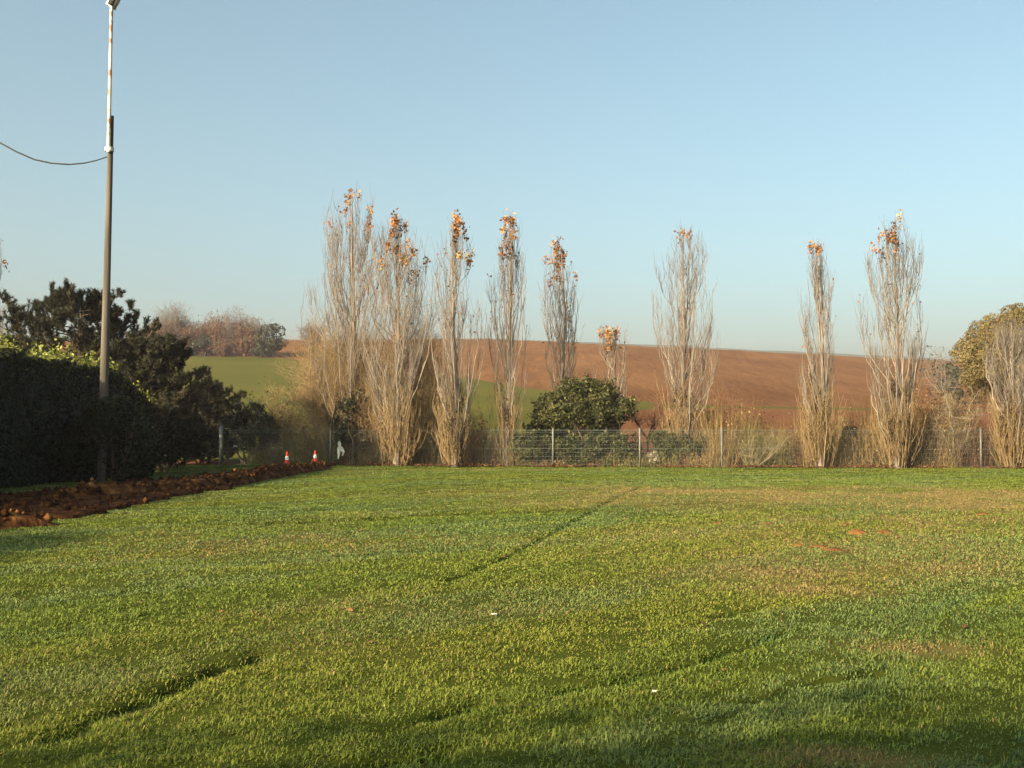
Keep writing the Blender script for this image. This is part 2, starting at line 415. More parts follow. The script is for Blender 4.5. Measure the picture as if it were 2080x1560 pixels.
# ------------------------------------------------------------------ grass
def grass():
    rng = np.random.default_rng(7)
    N = 2000000
    lo, hi = 3.9, 57.0
    t = rng.random(N)
    d = (lo ** .4 + t * (hi ** .4 - lo ** .4)) ** (1 / .4)
    x, y = rng.uniform(-1, 1, N) * (.54 * d + 2.0), d
    clump = fbm(x * 7, y * 7, 41, 2)
    clump2 = fbm(x * 2.0, y * 2.0, 44, 2)
    _, kk = lawn_h(x, y)
    keep = (rng.random(N) < np.clip(0.45 + 2.2 * (clump - .40) + .8 * (clump2 - .45), .16, 1)) & (y < fence_y(x) - 0.1)
    keep &= rng.random(N) > kk * .62
    # bare soil along the hedge
    keep &= ~(in_soil(x, y) & (rng.random(N) < .985))
    x, y, clump, clump2, kk = [q[keep] for q in (x, y, clump, clump2, kk)]; n = len(x)
    z, _ = lawn_h(x, y)
    d = y
    far = np.clip((d - 6) / 30, 0, 1)
    h = (0.017 + 0.024 * rng.random(n) ** 1.6) * (0.35 + .7 * clump2 + .6 * clump) * (1 + .5 * kk) * np.where(rng.random(n) < .03, 1.7, 1.0)
    w = np.clip(0.00095 * d, .0055, .034) * rng.uniform(.7, 1.4, n)
    phi = rng.uniform(0, 2 * math.pi, n); lean = rng.uniform(0.4, 1.7, n)
    side = np.stack([np.cos(phi), np.sin(phi), 0 * phi], 1)
    fw = np.stack([-np.sin(phi), np.cos(phi), 0 * phi], 1)
    B = np.stack([x, y, z - .004], 1)
    up = np.array([[0, 0, 1.0]])
    mid = B + up * (h * .6)[:, None] + fw * (h * lean * .35)[:, None]
    tip = B + up * (h * (1.05 - .4 * lean))[:, None] + fw * (h * lean)[:, None]
    # real colour differences: lush, yellowish, bluish and straw patches
    e1, e2 = (x + y) * .7071, (x - y) * .7071
    pat = fbm(e1 * .14, e2 * .5, 21); pat2 = fbm(e1 * .5, e2 * 1.8, 23); r = rng.random(n)
    c = np.array([.138, .170, .029])[None] * np.ones((n, 1))
    c = c + (pat[:, None] - .5) * np.array([[.075, .03, .0]]) + (pat2[:, None] - .5) * np.array([[.06, .055, .008]])
    c *= (0.72 + .56 * r)[:, None]
    # worn, straw coloured turf
    straw = straw_f(x, y)
    isst = rng.random(n) < np.clip(straw + .022 + .05 * (pat > .56), 0, .9)
    c[isst] = np.array([.22, .165, .07]) * (0.6 + .7 * rng.random((isst.sum(), 1)))
    blue = fbm(e1 * .2 + 9, e2 * .8, 71) + .12 * rng.random(n) > .60
    c[blue & ~isst] = c[blue & ~isst] * np.array([.95, 1.0, 1.75])
    c[kk > .5] *= np.array([.7, .85, .8])  # rut grass painted darker, as shade in the hollows
    c = np.clip(c, .006, .6)
    near = d < 24
    a = near; f = ~near
    sw = side * (w * .5)[:, None]
    Va = np.stack([B[a] - sw[a], B[a] + sw[a], mid[a] + sw[a] * .75, mid[a] - sw[a] * .75, tip[a]], 1).reshape(-1, 3)
    ia = (np.arange(a.sum()) * 5)[:, None]
    Fa4 = ia + np.array([[0, 1, 2, 3]]); Fa3 = ia + np.array([[3, 2, 4]])
    Vf = np.stack([B[f] - sw[f], B[f] + sw[f], tip[f]], 1).reshape(-1, 3)
    off = len(Va)
    Ff = off + (np.arange(f.sum()) * 3)[:, None] + np.array([[0, 1, 2]])
    ca = np.repeat(c[a], 5, 0); cf = np.repeat(c[f], 3, 0)
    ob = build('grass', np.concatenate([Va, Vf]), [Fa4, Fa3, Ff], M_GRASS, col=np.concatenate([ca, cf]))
    tag(ob, 'short green lawn grass with worn straw coloured patches', 'grass', kind='stuff')

SOIL_POLY = np.array([G(*p)[:2] for p in [(-500, 1050), (-60, 1010), (150, 996), (330, 975), (470, 958), (560, 948), (690, 944), (640, 952), (560, 962), (480, 982), (460, 994), (330, 1015), (200, 1045), (60, 1062), (-300, 1095)]])
def in_poly(x, y, P):
    ins = np.zeros(np.shape(x), bool); n = len(P)
    for i in range(n):
        x1, y1_ = P[i]; x2, y2_ = P[(i + 1) % n]
        c = ((y1_ > y) != (y2_ > y)) & (x < (x2 - x1) * (y - y1_) / (y2_ - y1_ + 1e-12) + x1)
        ins ^= c
    return ins
def in_soil(x, y): return in_poly(x + .5 * (vnoise(x * 1.5, y * 1.5, 2) - .5), y + 1.2 * (vnoise(x * 1.5, y * 1.2, 6) - .5), SOIL_POLY)
grass()

# ------------------------------------------------------------------ trees
def path_at(P, i, t):
    K = P.shape[1]; f = t * (K - 1); k = np.minimum(f.astype(int), K - 2); w = (f - k)[:, None]
    return P[i, k] * (1 - w) + P[i, k + 1] * w

def rise(start, end, K, rng, out_pow=2.2, wob=0.05):
    """branches that leave sideways and bend upward"""
    t = np.linspace(0, 1, K)[None, :, None]
    lat = 1 - (1 - t) ** out_pow
    P = np.empty((len(start), K, 3))
    P[..., :2] = start[:, None, :2] + (end - start)[:, None, :2] * lat
    P[..., 2] = start[:, None, 2] + ((end - start)[:, None, 2:] * t)[..., 0]
    P += rng.normal(size=P.shape) * wob * np.minimum(t * 2, 1)
    return P

def poplar(px, py_top, d, wpx, seed, label, tips=1.0, nb=75, nt=1700, low=260, lean=0.0, tipw=1.0, bare_low=0.0, topw=1.0):
    rng = np.random.default_rng(seed); nb = int(nb * .86); low = int(low * .75)
    top = W(px, py_top, d); bx, H = top[0], top[2]
    gz = hill_z(bx / d, d) if d > fence_y(bx) + 1 else -0.05
    gz = float(gz); H = H - gz
    Rw = wpx / 2.0 / FPX * d
    root = empty('poplar_tree', (bx - lean, d, gz), label, 'poplar', 'bare poplars along the fence')
    K = 10
    tz = np.linspace(0, 1, K)
    wob = np.cumsum(rng.normal(size=(K, 2)) * .05, 0); wob[0] = 0
    T = np.stack([lean * tz + wob[:, 0], wob[:, 1], H * .95 * tz], 1)
    Rt = 0.13 * (H / 12) * (1 - tz) ** .8 + .014; Rt[0] *= 1.35
    b = MB(); b.tube(T, Rt, 8); b.out('trunk', M_BARK, root, True)
    env = lambda q: Rw * np.interp(q, [0, .1, .25, .42, .6, .78, .9, 1.0], [.2, .4, .65, .95, 1.05 * topw ** .3, 1.0 * topw ** .7, .72 * topw, .12])
    # main limbs
    h0 = H * np.sort(rng.uniform(.04 + bare_low, .72, nb)); h1 = np.minimum(h0 + H * rng.uniform(.2, .5, nb), H * rng.uniform(.8, 1.0, nb))
    ph = rng.uniform(0, 2 * math.pi, nb)
    lob = 0.92 + .14 * np.sin(ph * 2 + rng.uniform(0, 6)) 
    r1 = env(h1 / H) * rng.uniform(.15, 1.15, nb) ** .6 * lob
    S = path_at(T[None], np.zeros(nb, int), h0 / (H * .95)); S[:, 2] = h0
    xm = lean * h1 / H
    E = np.stack([xm + r1 * np.cos(ph), r1 * np.sin(ph), h1], 1)
    P = rise(S, E, 8, rng, 2.4, .045)
    R = (0.031 * (1 - h0 / H) + .009)[:, None] * np.linspace(1, .25, 8)[None]
    V, F = tubes(P, R, 4); mb = MB(); mb.add(V, F, np.repeat(rng.uniform(.25, 1, nb), 32))
    # twigs, twice
    i = rng.integers(0, nb, nt); t = rng.uniform(.3, 1, nt)
    S = path_at(P, i, t); L = rng.uniform(.5, 1.7, nt) * (1 - .35 * S[:, 2] / H)
    ph = rng.uniform(0, 2 * math.pi, nt); k = rng.uniform(.08, .34, nt) * L
    E = S + np.stack([k * np.cos(ph), k * np.sin(ph), L], 1)
    E[:, 2] = np.minimum(E[:, 2], H * rng.uniform(.93, 1.0, nt))
    P2 = rise(S, E, 4, rng, 2.0, .03)
    V, F = tubes(P2, np.array([.0085, .007, .005, .003])[None] * rng.uniform(.7, 1.4, nt)[:, None], 3)
    mb.add(V, F, np.repeat(rng.uniform(0, .9, nt), 12))
    n3 = int(nt * .8)
    i = rng.integers(0, nt, n3); S = path_at(P2, i, rng.uniform(.2, 1, n3)); L = rng.uniform(.25, .7, n3)
    ph = rng.uniform(0, 2 * math.pi, n3); k = rng.uniform(.1, .5, n3) * L
    E = S + np.stack([k * np.cos(ph), k * np.sin(ph), L], 1)
    P3 = rise(S, E, 3, rng, 1.6, .02)
    V, F = tubes(P3, np.array([.0065, .005, .003])[None] * np.ones((n3, 1)), 3); mb.add(V, F, np.repeat(rng.uniform(0, .8, n3), 9))
    # suckers round the lower trunk
    mb.out('branches', M_BARK, root)
    if low:
        mb = MB()
        ph = rng.uniform(0, 2 * math.pi, low); r0 = Rw * rng.uniform(.02, .5, low); r2 = r0 + Rw * rng.uniform(0, .5, low)
        z0 = rng.uniform(0, .25, low) * H * rng.random(low)
        S = np.stack([r0 * np.cos(ph), r0 * np.sin(ph), z0], 1); L = rng.uniform(.9, 3.4, low)
        E = np.stack([r2 * np.cos(ph), r2 * np.sin(ph), z0 + L], 1)
        P4 = rise(S, E, 5, rng, 1.5, .05)
        V, F = tubes(P4, np.linspace(.016, .005, 5)[None] * rng.uniform(.6, 1.4, low)[:, None], 3); mb.add(V, F, np.repeat(rng.uniform(0, .6, low), 15))
        nn = low * 4
        i = rng.integers(0, low, nn); S = path_at(P4, i, rng.uniform(.15, 1, nn)); L = rng.uniform(.3, .9, nn)
        ph = rng.uniform(0, 2 * math.pi, nn); k = rng.uniform(.1, .5, nn) * L
        P5 = rise(S, S + np.stack([k * np.cos(ph), k * np.sin(ph), L], 1), 3, rng, 1.6, .02)
        V, F = tubes(P5, np.array([.009, .007, .004])[None] * np.ones((nn, 1)), 3); mb.add(V, F, np.repeat(rng.uniform(0, .9, nn), 9)); mb.out('suckers', M_YTWIG, root)
        nd = low * 9; c = P4[rng.integers(0, low, 16), 2] * np.array([.6, .6, 1.15]); C = c[rng.integers(0, 16, nd)] + rng.normal(size=(nd, 3)) * np.array([.11, .11, .3]); C[:, 2] = np.maximum(C[:, 2], .05)
        V, F = leaves(C, .12, rng, aspect=.7); q = MB(); q.add(V, F, np.repeat(rng.random(nd) * .6, 4)); q.out('dark_leaf_clumps', M_DCLUMP, root)  # dark brown leaf clumps round the lower trunk
    # the last leaves hang on in tufts at the tips
    ntuft = int(17 * tips)
    if ntuft:
        cand = np.concatenate([P[:, -1], P2[:, -1][P2[:, -1, 2] > .8 * H][::3]])
        wgt = np.exp((cand[:, 2] / H - 1) * 17 / tipw); wgt /= wgt.sum()
        c = cand[rng.choice(len(cand), ntuft, replace=False, p=wgt)]
        m = 22
        C = np.repeat(c, m, 0) + rng.normal(size=(ntuft * m, 3)) * np.array([.085, .085, .16])
        V, F = leaves(C, .145, rng, aspect=.8)
        tt = np.repeat(np.clip(np.repeat(rng.uniform(0, 1, ntuft), m) + rng.normal(size=ntuft * m) * .15, 0, 1), 4)
        l = MB(); l.add(V, F, tt)
        q = P2[:, -1][P2[:, -1, 2] > .5 * H]; q = q[rng.integers(0, len(q), int(60 * tips) + 12)]
        V, F = leaves(q + rng.normal(size=q.shape) * .05, .12, rng, aspect=.8); l.add(V, F, np.repeat(rng.uniform(0, .6, len(q)), 4)); l.out('leaves', M_ORANGE, root)
    return root

def crown_pts(c, rad, nl, n, rng, lr=(.28, .45), flat=1.0, shell=(.72, 1.05), low=-.55):
    """leaf positions on the skins of many overlapping clumps inside an ellipsoid"""
    rad = np.asarray(rad)
    q = nrm(rng.normal(size=(nl * 3, 3))); q = q[q[:, 2] > low][:nl]; nl = len(q)
    lc = q * rng.uniform(.55, .86, (nl, 1)) * rad
    lrad = rng.uniform(*lr, nl) * rad.mean()
    i = rng.choice(nl, n, p=lrad ** 2 / (lrad ** 2).sum())
    dirs = nrm(rng.normal(size=(n, 3)) + .6 * nrm(lc[i] / rad))
    p = lc[i] + dirs * (lrad[i] * rng.uniform(*shell, n))[:, None] * np.array([1, 1, flat])
    return p + np.asarray(c), dirs, i, nl

def leafy(name, label, cat, base, w, h, dep, lmat, n, size, seed, bark=M_DBARK, nl=26, stems=5, group=None, clear=.05, lr=(.26, .42), twigs=0, spread=1.1, shell=(.7, 1.05), sprigs=0):
    rng = np.random.default_rng(seed)
    root = empty(name, base, label, cat, group)
    rad = np.array([w / 2, dep / 2, h * (1 - clear) / 2]) * .93
    c = np.array([0, 0, h * clear + h * (1 - clear) / 2 * 1.0])
    p, dr, li, nlob = crown_pts(c, rad, nl, n, rng, lr, shell=shell, low=-.8)
    p[:, 2] = np.maximum(p[:, 2], .03 + .1 * rng.random(n))
    V, F = leaves(p, size, rng, dr, spread)
    lobt = rng.uniform(.15, .85, nlob)
    t = np.clip(lobt[li] * .5 + .5 * rng.random(n), 0, 1)
    m = MB(); m.add(V, F, np.repeat(t, 4))
    if sprigs:
        k = rng.integers(0, n, sprigs); q = 22; dv = nrm((p[k] - c) / rad * [1, 1, .6] + rng.normal(size=(sprigs, 3)) * .3 + [0, 0, .5])
        sp_ = np.repeat(p[k], q, 0) + np.repeat(dv, q, 0) * rng.uniform(-.1, 1, (sprigs * q, 1)) * np.repeat(rng.uniform(.2, .6, sprigs), q)[:, None] * h * .16 + rng.normal(size=(sprigs * q, 3)) * size * .45
        sp_[:, 2] = np.maximum(sp_[:, 2], .05)
        V, F = leaves(sp_, size, rng, None, 1.0); m.add(V, F, np.repeat(rng.random(sprigs * q), 4))
    m.out('crown', lmat, root)
    ns = stems
    ph = rng.uniform(0, 2 * math.pi, ns)
    S = np.stack([.1 * w * np.cos(ph) * rng.random(ns), .1 * w * np.sin(ph) * rng.random(ns), np.zeros(ns)], 1)
    r = rng.uniform(.1, .42, ns)
    E = np.stack([w * r * np.cos(ph), dep * r * np.sin(ph), h * rng.uniform(.55, .88, ns) * np.sqrt(1 - (2 * r) ** 2 * .75)], 1)
    P = rise(S, E, 6, rng, 1.4, .03 * h * .3)
    V, F = tubes(P, np.linspace(1, .25, 6)[None] * (.016 * h + .01) * rng.uniform(.7, 1.2, ns)[:, None], 5)
    m = MB(); m.add(V, F, np.repeat(rng.random(ns), 30))
    nt = max(twigs, ns * 8)
    i = rng.integers(0, ns, nt); S = path_at(P, i, rng.uniform(.3, 1, nt)); E = S + nrm(rng.normal(size=(nt, 3)) + [0, 0, .6]) * (.28 * h * rng.random((nt, 1)))
    E[:, 2] = np.minimum(E[:, 2], h * .95 * np.sqrt(np.clip(1 - .8 * ((E[:, 0] / (w / 2)) ** 2 + (E[:, 1] / (dep / 2)) ** 2), .04, 1)))
    P2 = rise(S, E, 4, rng, 1.3, .02 * h * .3)
    V, F = tubes(P2, np.linspace(1, .3, 4)[None] * (.004 * h + .004) * np.ones((nt, 1)), 3); m.add(V, F, np.repeat(rng.random(nt), 12))
    m.out('trunk', bark, root)
    return root

def bare(name, label, cat, base, w, h, seed, bark, ns=14, nt=300, spread=1.0, rad=.02, leaf=None, nleaf=0, lsize=.1, group=None, trunk=0.0, pw=1.5):
    """leafless shrub or tree: stems fan out of the base (or of a short trunk) and split into fine twigs"""
    rng = np.random.default_rng(seed)
    root = empty(name, base, label, cat, group)
    m = MB()
    if trunk:
        tk = MB(); tk.tube([[0, 0, 0], [.03, .02, trunk * .5], [0, 0, trunk]], [rad * 2.4, rad * 2, rad * 1.7], 7); tk.out('trunk', bark, root, True)
    ph = rng.uniform(0, 2 * math.pi, ns); r = w / 2 * np.sqrt(rng.uniform(.03, 1, ns)) * spread
    S = np.stack([.05 * w * np.cos(ph), .05 * w * np.sin(ph), np.full(ns, trunk * .95)], 1)
    if trunk: S[:, :2] *= .1
    E = np.stack([r * np.cos(ph), r * np.sin(ph), trunk + (h - trunk) * rng.uniform(.6, 1, ns) * np.sqrt(np.clip(1 - .55 * (2 * r / w) ** 2, .1, 1))], 1)
    P = rise(S, E, 7, rng, pw, .018 * h)
    V, F = tubes(P, np.linspace(1, .3, 7)[None] * rad * rng.uniform(.7, 1.2, ns)[:, None], 4); m.add(V, F, np.repeat(rng.uniform(.3, 1, ns), 28))
    i = rng.integers(0, ns, nt); S = path_at(P, i, rng.uniform(.25, 1, nt))
    L = h * rng.uniform(.08, .28, (nt, 1)); E = S + nrm(rng.normal(size=(nt, 3)) + [0, 0, .9]) * L
    E[:, 2] = np.clip(E[:, 2], .03, h)
    P2 = rise(S, E, 4, rng, 1.3, .01 * h)
    V, F = tubes(P2, np.linspace(1, .4, 4)[None] * rad * .42 * np.ones((nt, 1)), 3); m.add(V, F, np.repeat(rng.uniform(0, .9, nt), 12))
    n3 = nt * 3
    i = rng.integers(0, nt, n3); S = path_at(P2, i, rng.uniform(.2, 1, n3)); E = S + nrm(rng.normal(size=(n3, 3)) + [0, 0, .7]) * h * rng.uniform(.03, .11, (n3, 1))
    E[:, 2] = np.clip(E[:, 2], .02, h * 1.02)
    P3 = np.stack([S, (S + E) / 2 + rng.normal(size=S.shape) * .006 * h, E], 1)
    V, F = tubes(P3, np.array([[1, .8, .5]]) * rad * .24 * np.ones((n3, 1)), 3); m.add(V, F, np.repeat(rng.uniform(0, .8, n3), 9))
    m.out('branches', bark, root)
    if nleaf:
        ends = np.concatenate([P2[:, -1], P3[:, -1]])
        C = ends[rng.integers(0, len(ends), nleaf)] + rng.normal(size=(nleaf, 3)) * .02 * h
        C[:, 2] = np.maximum(C[:, 2], .03)
        V, F = leaves(C, lsize, rng, aspect=.7); l = MB(); l.add(V, F, np.repeat(rng.random(nleaf), 4)); l.out('leaves', leaf, root)
    return root

def pine(base, h, w, seed, label, skirt=.08, nlimb=46, group=None, ntuft=5, name='pine_tree'):
    rng = np.random.default_rng(seed)
    root = empty(name, base, label, 'pine', group)
    t = MB(); z = np.linspace(0, h * .93, 8)
    T = np.stack([.05 * np.sin(z), .04 * np.cos(z * 1.3), z], 1); t.tube(T, .028 * h * (1 - z / h * .9), 8); t.out('trunk', M_DBARK, root, True)
    h0 = h * np.linspace(skirt, .88, nlimb) ; ph = np.arange(nlimb) * 2.399 + rng.normal(size=nlimb) * .3
    q = h0 / h
    L = w / 2 * np.interp(q, [0, .2, .5, .75, .9, 1], [.85, 1.05, .92, .62, .34, .1]) * rng.uniform(.7, 1.15, nlimb)
    S = np.stack([0 * h0, 0 * h0, h0], 1)
    E = np.stack([L * np.cos(ph), L * np.sin(ph), h0 + L * rng.uniform(.12, .5, nlimb)], 1)
    tt = np.linspace(0, 1, 7)[None, :, None]
    P = S[:, None] + (E - S)[:, None] * tt; P[..., 2] = S[:, None, 2] + (E - S)[:, None, 2] * tt[..., 0] ** 2.2
    P += rng.normal(size=P.shape) * .05 * tt
    m = MB(); V, F = tubes(P, np.linspace(1, .25, 7)[None] * (.012 * h * (1.1 - q))[:, None], 5); m.add(V, F, np.repeat(rng.random(nlimb), 35))
    ns = nlimb * ntuft * 2
    i = rng.integers(0, nlimb, ns); s = rng.uniform(.3, 1, ns); S2 = path_at(P, i, s)
    dirl = nrm(E - S)[i]
    sd = nrm(np.cross(dirl, [0, 0, 1.0])) * rng.choice([-1, 1], ns)[:, None]
    L2 = (.28 * L[i] * (1.15 - s))[:, None] * rng.uniform(.5, 1.3, (ns, 1)) + .1
    E2 = S2 + (dirl * .6 + sd * rng.uniform(.2, 1, (ns, 1)) + [0, 0, .55]) * L2
    P2 = rise(S2, E2, 4, rng, 1.5, .02)
    V, F = tubes(P2, np.linspace(1, .5, 4)[None] * .014 * np.ones((ns, 1)), 3); m.add(V, F, np.repeat(rng.random(ns), 12))
    m.out('branches', M_DBARK, root)
    # needle tufts: bottle brushes standing up at every shoot
    ends = np.concatenate([P2[:, -1], P2[:, 2], P[:, -1], P[:, 5], P[:, 4], P[:, 3], T[-1:], T[-2:-1]])
    nn = 84
    A = np.repeat(ends, nn, 0); k = len(A)
    ax = nrm(rng.normal(size=(len(ends), 3)) * .4 + [0, 0, 1.0]); ax = np.repeat(ax, nn, 0)
    along = rng.uniform(-.12, .30, (k, 1))
    dr = nrm(rng.normal(size=(k, 3))); dr = nrm(dr - ax * (dr * ax).sum(1, keepdims=True) * .9 + ax * .75)
    B = A + ax * along; tip = B + dr * rng.uniform(.12, .23, (k, 1))
    sd = nrm(np.cross(dr, rng.normal(size=(k, 3)))) * .014
    V = np.stack([B - sd, B + sd, tip], 1).reshape(-1, 3); F = np.arange(k * 3).reshape(k, 3)
    l = MB(); l.add(V, F, np.repeat(np.clip(np.repeat(rng.uniform(0, .8, len(ends)), nn) + rng.random(k) * .25, 0, 1), 3)); l.out('crown', M_NEEDLE, root)
    return root

def at(px, d):                           # a spot on the ground in that column at that depth
    x = W(px, 900, d)[0]
    return (x, d, float(hill_z(x / d, d)) if d > fence_y(x) + 1 else -0.06)

# --- the poplars
poplar(718, 372, 58.0, 205, 101, 'tallest bare poplar with a pointed top, above the dark evergreen shrub', tips=.55, nb=105, nt=1600, low=60, tipw=.8, topw=.62)
poplar(808, 440, 55.6, 138, 102, 'bare poplar crowded against the tallest one, ochre leaves on its broad top', tips=1.7, nb=95, nt=1500, low=260, tipw=1.5)
poplar(925, 440, 55.2, 112, 103, 'bare poplar with orange leaf tufts in front of the end of the brown skyline', tips=1.2, nb=60, nt=800, low=200, tipw=1.2, topw=.7)
poplar(1030, 425, 56.6, 94, 104, 'narrow bare poplar with forked base left of the round evergreen bush', tips=1.1, nb=46, nt=560, low=120, tipw=1.6, topw=.7)
poplar(1137, 488, 61.5, 88, 105, 'narrow bare poplar with bright orange top rising behind the round evergreen bush', tips=1.4, nb=46, nt=560, low=80, tipw=1.5)
poplar(1390, 455, 57.0, 152, 107, 'widest bare poplar with a fan of upright limbs and hardly any leaves', tips=.18, nb=85, nt=900, low=230, tipw=.7, topw=.75)
poplar(1660, 490, 53.0, 104, 108, 'slim bare poplar with three leaf tufts at its tip', tips=.25, nb=46, nt=560, low=200, tipw=.6, topw=.5)
poplar(1815, 436, 52.5, 122, 109, 'tall bare poplar with peach leaf tufts, between the slim one and the golden tree', tips=.75, nb=75, nt=950, low=230, tipw=1.2)
poplar(2050, 640, 51.9, 96, 110, 'low pale poplar in front of the round golden tree', tips=0, nb=60, nt=900, low=330)
poplar(-22, 455, 60.0, 80, 111, 'bare poplar cut off by the picture edge above the hedge', tips=1.0, nb=60, nt=1200, low=100, tipw=2)
r = poplar(1243, 655, 60.0, 66, 106, 'small thin poplar with orange leaves rising over the round evergreen bush', tips=.9, nb=26, nt=350, low=30, tipw=2.2)
# sprouting thicket round the tallest poplar's foot
bare('shrub', 'tall tan thicket of fine twigs round the tallest poplar', 'shrub', at(692, 58.7), 4.4, 8.2, 201, M_YTWIG, ns=160, nt=3000, rad=.022, pw=1.9)
bare('shrub', 'tan twiggy thicket under the ochre leaved poplar', 'shrub', at(840, 57.2), 2.6, 9.4, 202, M_YTWIG, ns=60, nt=1100, rad=.022, pw=1.9)
bare('shrub', 'yellow brown arching shrub beside the two cones', 'shrub', at(572, 60), 3.9, 4.6, 203, M_YTWIG, ns=34, nt=700, rad=.022, leaf=M_TAN, nleaf=900, lsize=.13, pw=1.2)
bare('shrub', 'low brown shrub behind the cones at the fence', 'shrub', at(640, 58.6), 2.6, 2.6, 204, M_YTWIG, ns=30, nt=500, rad=.018, leaf=M_RUSSET, nleaf=700, lsize=.1)
bare('shrub', 'tan thicket of upright twigs between the tallest poplar and the ochre leaved one', 'shrub', at(768, 57.6), 2.4, 6.6, 208, M_YTWIG, ns=60, nt=1000, rad=.02, pw=1.9)
bare('shrub', 'tan thicket of upright twigs between the ochre leaved poplar and the next one', 'shrub', at(885, 57.4), 2.2, 6.0, 209, M_YTWIG, ns=50, nt=900, rad=.02, pw=1.9)
leafy('evergreen_shrub', 'dark upright evergreen shrub under the tallest poplar', 'shrub', at(714, 57.2), 2.2, 4.3, 1.3, M_DARKL, 4200, .15, 205, nl=22, sprigs=60)
bare('shrub', 'russet scrub behind the fence right of the forked poplar stems', 'shrub', at(955, 58.8), 2.6, 3.0, 206, M_RBARK, ns=30, nt=480, rad=.018, leaf=M_RUSSET, nleaf=900, lsize=.1)
bare('shrub', 'low dry scrub left of the evergreen bush at the fence', 'shrub', at(1020, 58.2), 2.2, 1.9, 207, M_YTWIG, ns=26, nt=380, rad=.016, leaf=M_TAN, nleaf=300, lsize=.09)
def undergrowth():
    rng = np.random.default_rng(55); n = 15000
    x = rng.uniform(-14, 28, n); y = fence_y(x) + rng.uniform(.35, 4.0, n)
    ph = vnoise(x * .55, x * 0, 8); hue = vnoise(x * .4 + 3, y * .4, 19)
    z = hill_z(x / y, y); h = (.35 + 1.5 * rng.random(n) ** 1.4) * (.5 + .9 * ph)
    h = h * np.interp(pxu(x / y), [500, 900, 1400, 1550, 1850, 2080], [1, 1.25, 1.35, 1.5, 1.75, 1.65])
    h = np.where(np.abs(pxu(x / y) - 1250) < 190, h * .3, h)
    S = np.stack([x, y, z - .03], 1); a = rng.uniform(0, 6.283, n); k = h * rng.uniform(0, .5, n)
    P = rise(S, S + np.stack([k * np.cos(a), k * np.sin(a), h], 1), 4, rng, 1.5, .03)
    V, F = tubes(P, np.array([[.012, .01, .007, .004]]) * np.ones((n, 1)), 3)
    c1 = np.array([.30, .20, .09]); c2 = np.array([.17, .085, .05]); c3 = np.array([.2, .17, .06])
    mix = lambda q: np.where(q[:, None] < .42, c1, np.where(q[:, None] < .58, c2, c3))
    C = np.repeat(.78 * mix(hue) * rng.uniform(.5, 1.2, (n, 1)), 12, 0)
    m = 26000; i = rng.integers(0, n, m); L = path_at(P, i, rng.uniform(.2, 1, m)) + rng.normal(size=(m, 3)) * .05
    V2, F2 = leaves(L, .095, rng, aspect=.75); C2 = np.repeat(.78 * mix(hue[i] + rng.normal(size=m) * .06) * rng.uniform(.45, 1.15, (m, 1)), 4, 0)
    o = build('undergrowth', np.concatenate([V, V2]), [F, F2 + len(V)], m_col('dry_undergrowth', .8, .15), col=np.concatenate([C, C2]))
    tag(o, 'tangle of dry tan and russet scrub behind the wire fence', 'undergrowth', kind='stuff')
undergrowth()
# --- the round evergreen bush and its neighbours
leafy('evergreen_bush', 'large round evergreen bush with glossy green leaves behind the wire fence', 'bush', at(1190, 58.0), 6.6, 4.85, 4.0, M_EVER, 22000, .17, 210, nl=64, stems=9, lr=(.16, .32), clear=-.3, shell=(.6, 1.15), sprigs=420)
leafy('evergreen_bush', 'low spreading green bush at the left foot of the round one', 'bush', at(1085, 56.6), 2.8, 1.9, 2.0, M_EVER, 3600, .13, 211, nl=18)
leafy('evergreen_bush', 'low green bush just right of the small cream coloured bush', 'bush', at(1365, 56.2), 3.6, 1.8, 1.8, M_EVER, 4200, .13, 212, nl=22)
leafy('evergreen_bush', 'long low skirt of green leaves under the round bush at the fence', 'bush', at(1205, 56.2), 5.2, 1.8, 1.8, M_EVER, 6500, .15, 218, nl=40, clear=-.3, lr=(.16, .3), sprigs=200)
leafy('flowering_shrub', 'small cream coloured bush behind the fence, right of the round evergreen bush', 'shrub', at(1327, 55.2), .95, .95, .7, M_CREAM, 260, .13, 213, nl=9, stems=4)
bare('tree', 'small dark leafless tree between the evergreen bush and the widest poplar', 'tree', at(1315, 61), 2.8, 4.6, 214, M_RBARK, ns=9, nt=160, rad=.03, trunk=1.3)
bare('shrub', 'rust leaved scrub round the foot of the widest poplar', 'shrub', at(1410, 59), 3.6, 3.1, 215, M_YTWIG, ns=34, nt=520, rad=.02, leaf=M_TAN, nleaf=2600, lsize=.13)
bare('shrub', 'dark red brown shrub behind the pale fanning bare shrub', 'shrub', at(1515, 60), 3.4, 3.1, 216, M_RBARK, ns=40, nt=700, rad=.018, leaf=M_RUSSET, nleaf=1400, lsize=.11)
bare('shrub', 'pale multi stemmed bare shrub fanning out in front of the fence', 'shrub', at(1527, 54.0), 3.7, 2.3, 217, M_PALE, ns=22, nt=160, rad=.014, pw=1.15)
bare('tree', 'small bare tree with a crooked fork before the brown field', 'tree', at(1480, 66), 3.4, 5.0, 218, M_RBARK, ns=8, nt=120, rad=.03, trunk=1.6)
bare('shrub', 'tangled grey brown scrub left of the slim poplar', 'shrub', at(1600, 57), 2.6, 1.9, 219, M_YTWIG, ns=34, nt=520, rad=.016, leaf=M_TAN, nleaf=500, lsize=.09)
bare('shrub', 'olive leaved scrub right of the slim poplar', 'shrub', at(1715, 57.5), 2.5, 2.9, 220, M_YTWIG, ns=30, nt=460, rad=.018, leaf=M_GOLD, nleaf=900, lsize=.12)
leafy('evergreen_shrub', 'narrow dark evergreen shrub between the two right hand poplars', 'shrub', at(1728, 56), 1.0, 2.2, 1.0, M_DARKL, 1500, .12, 221, nl=12)
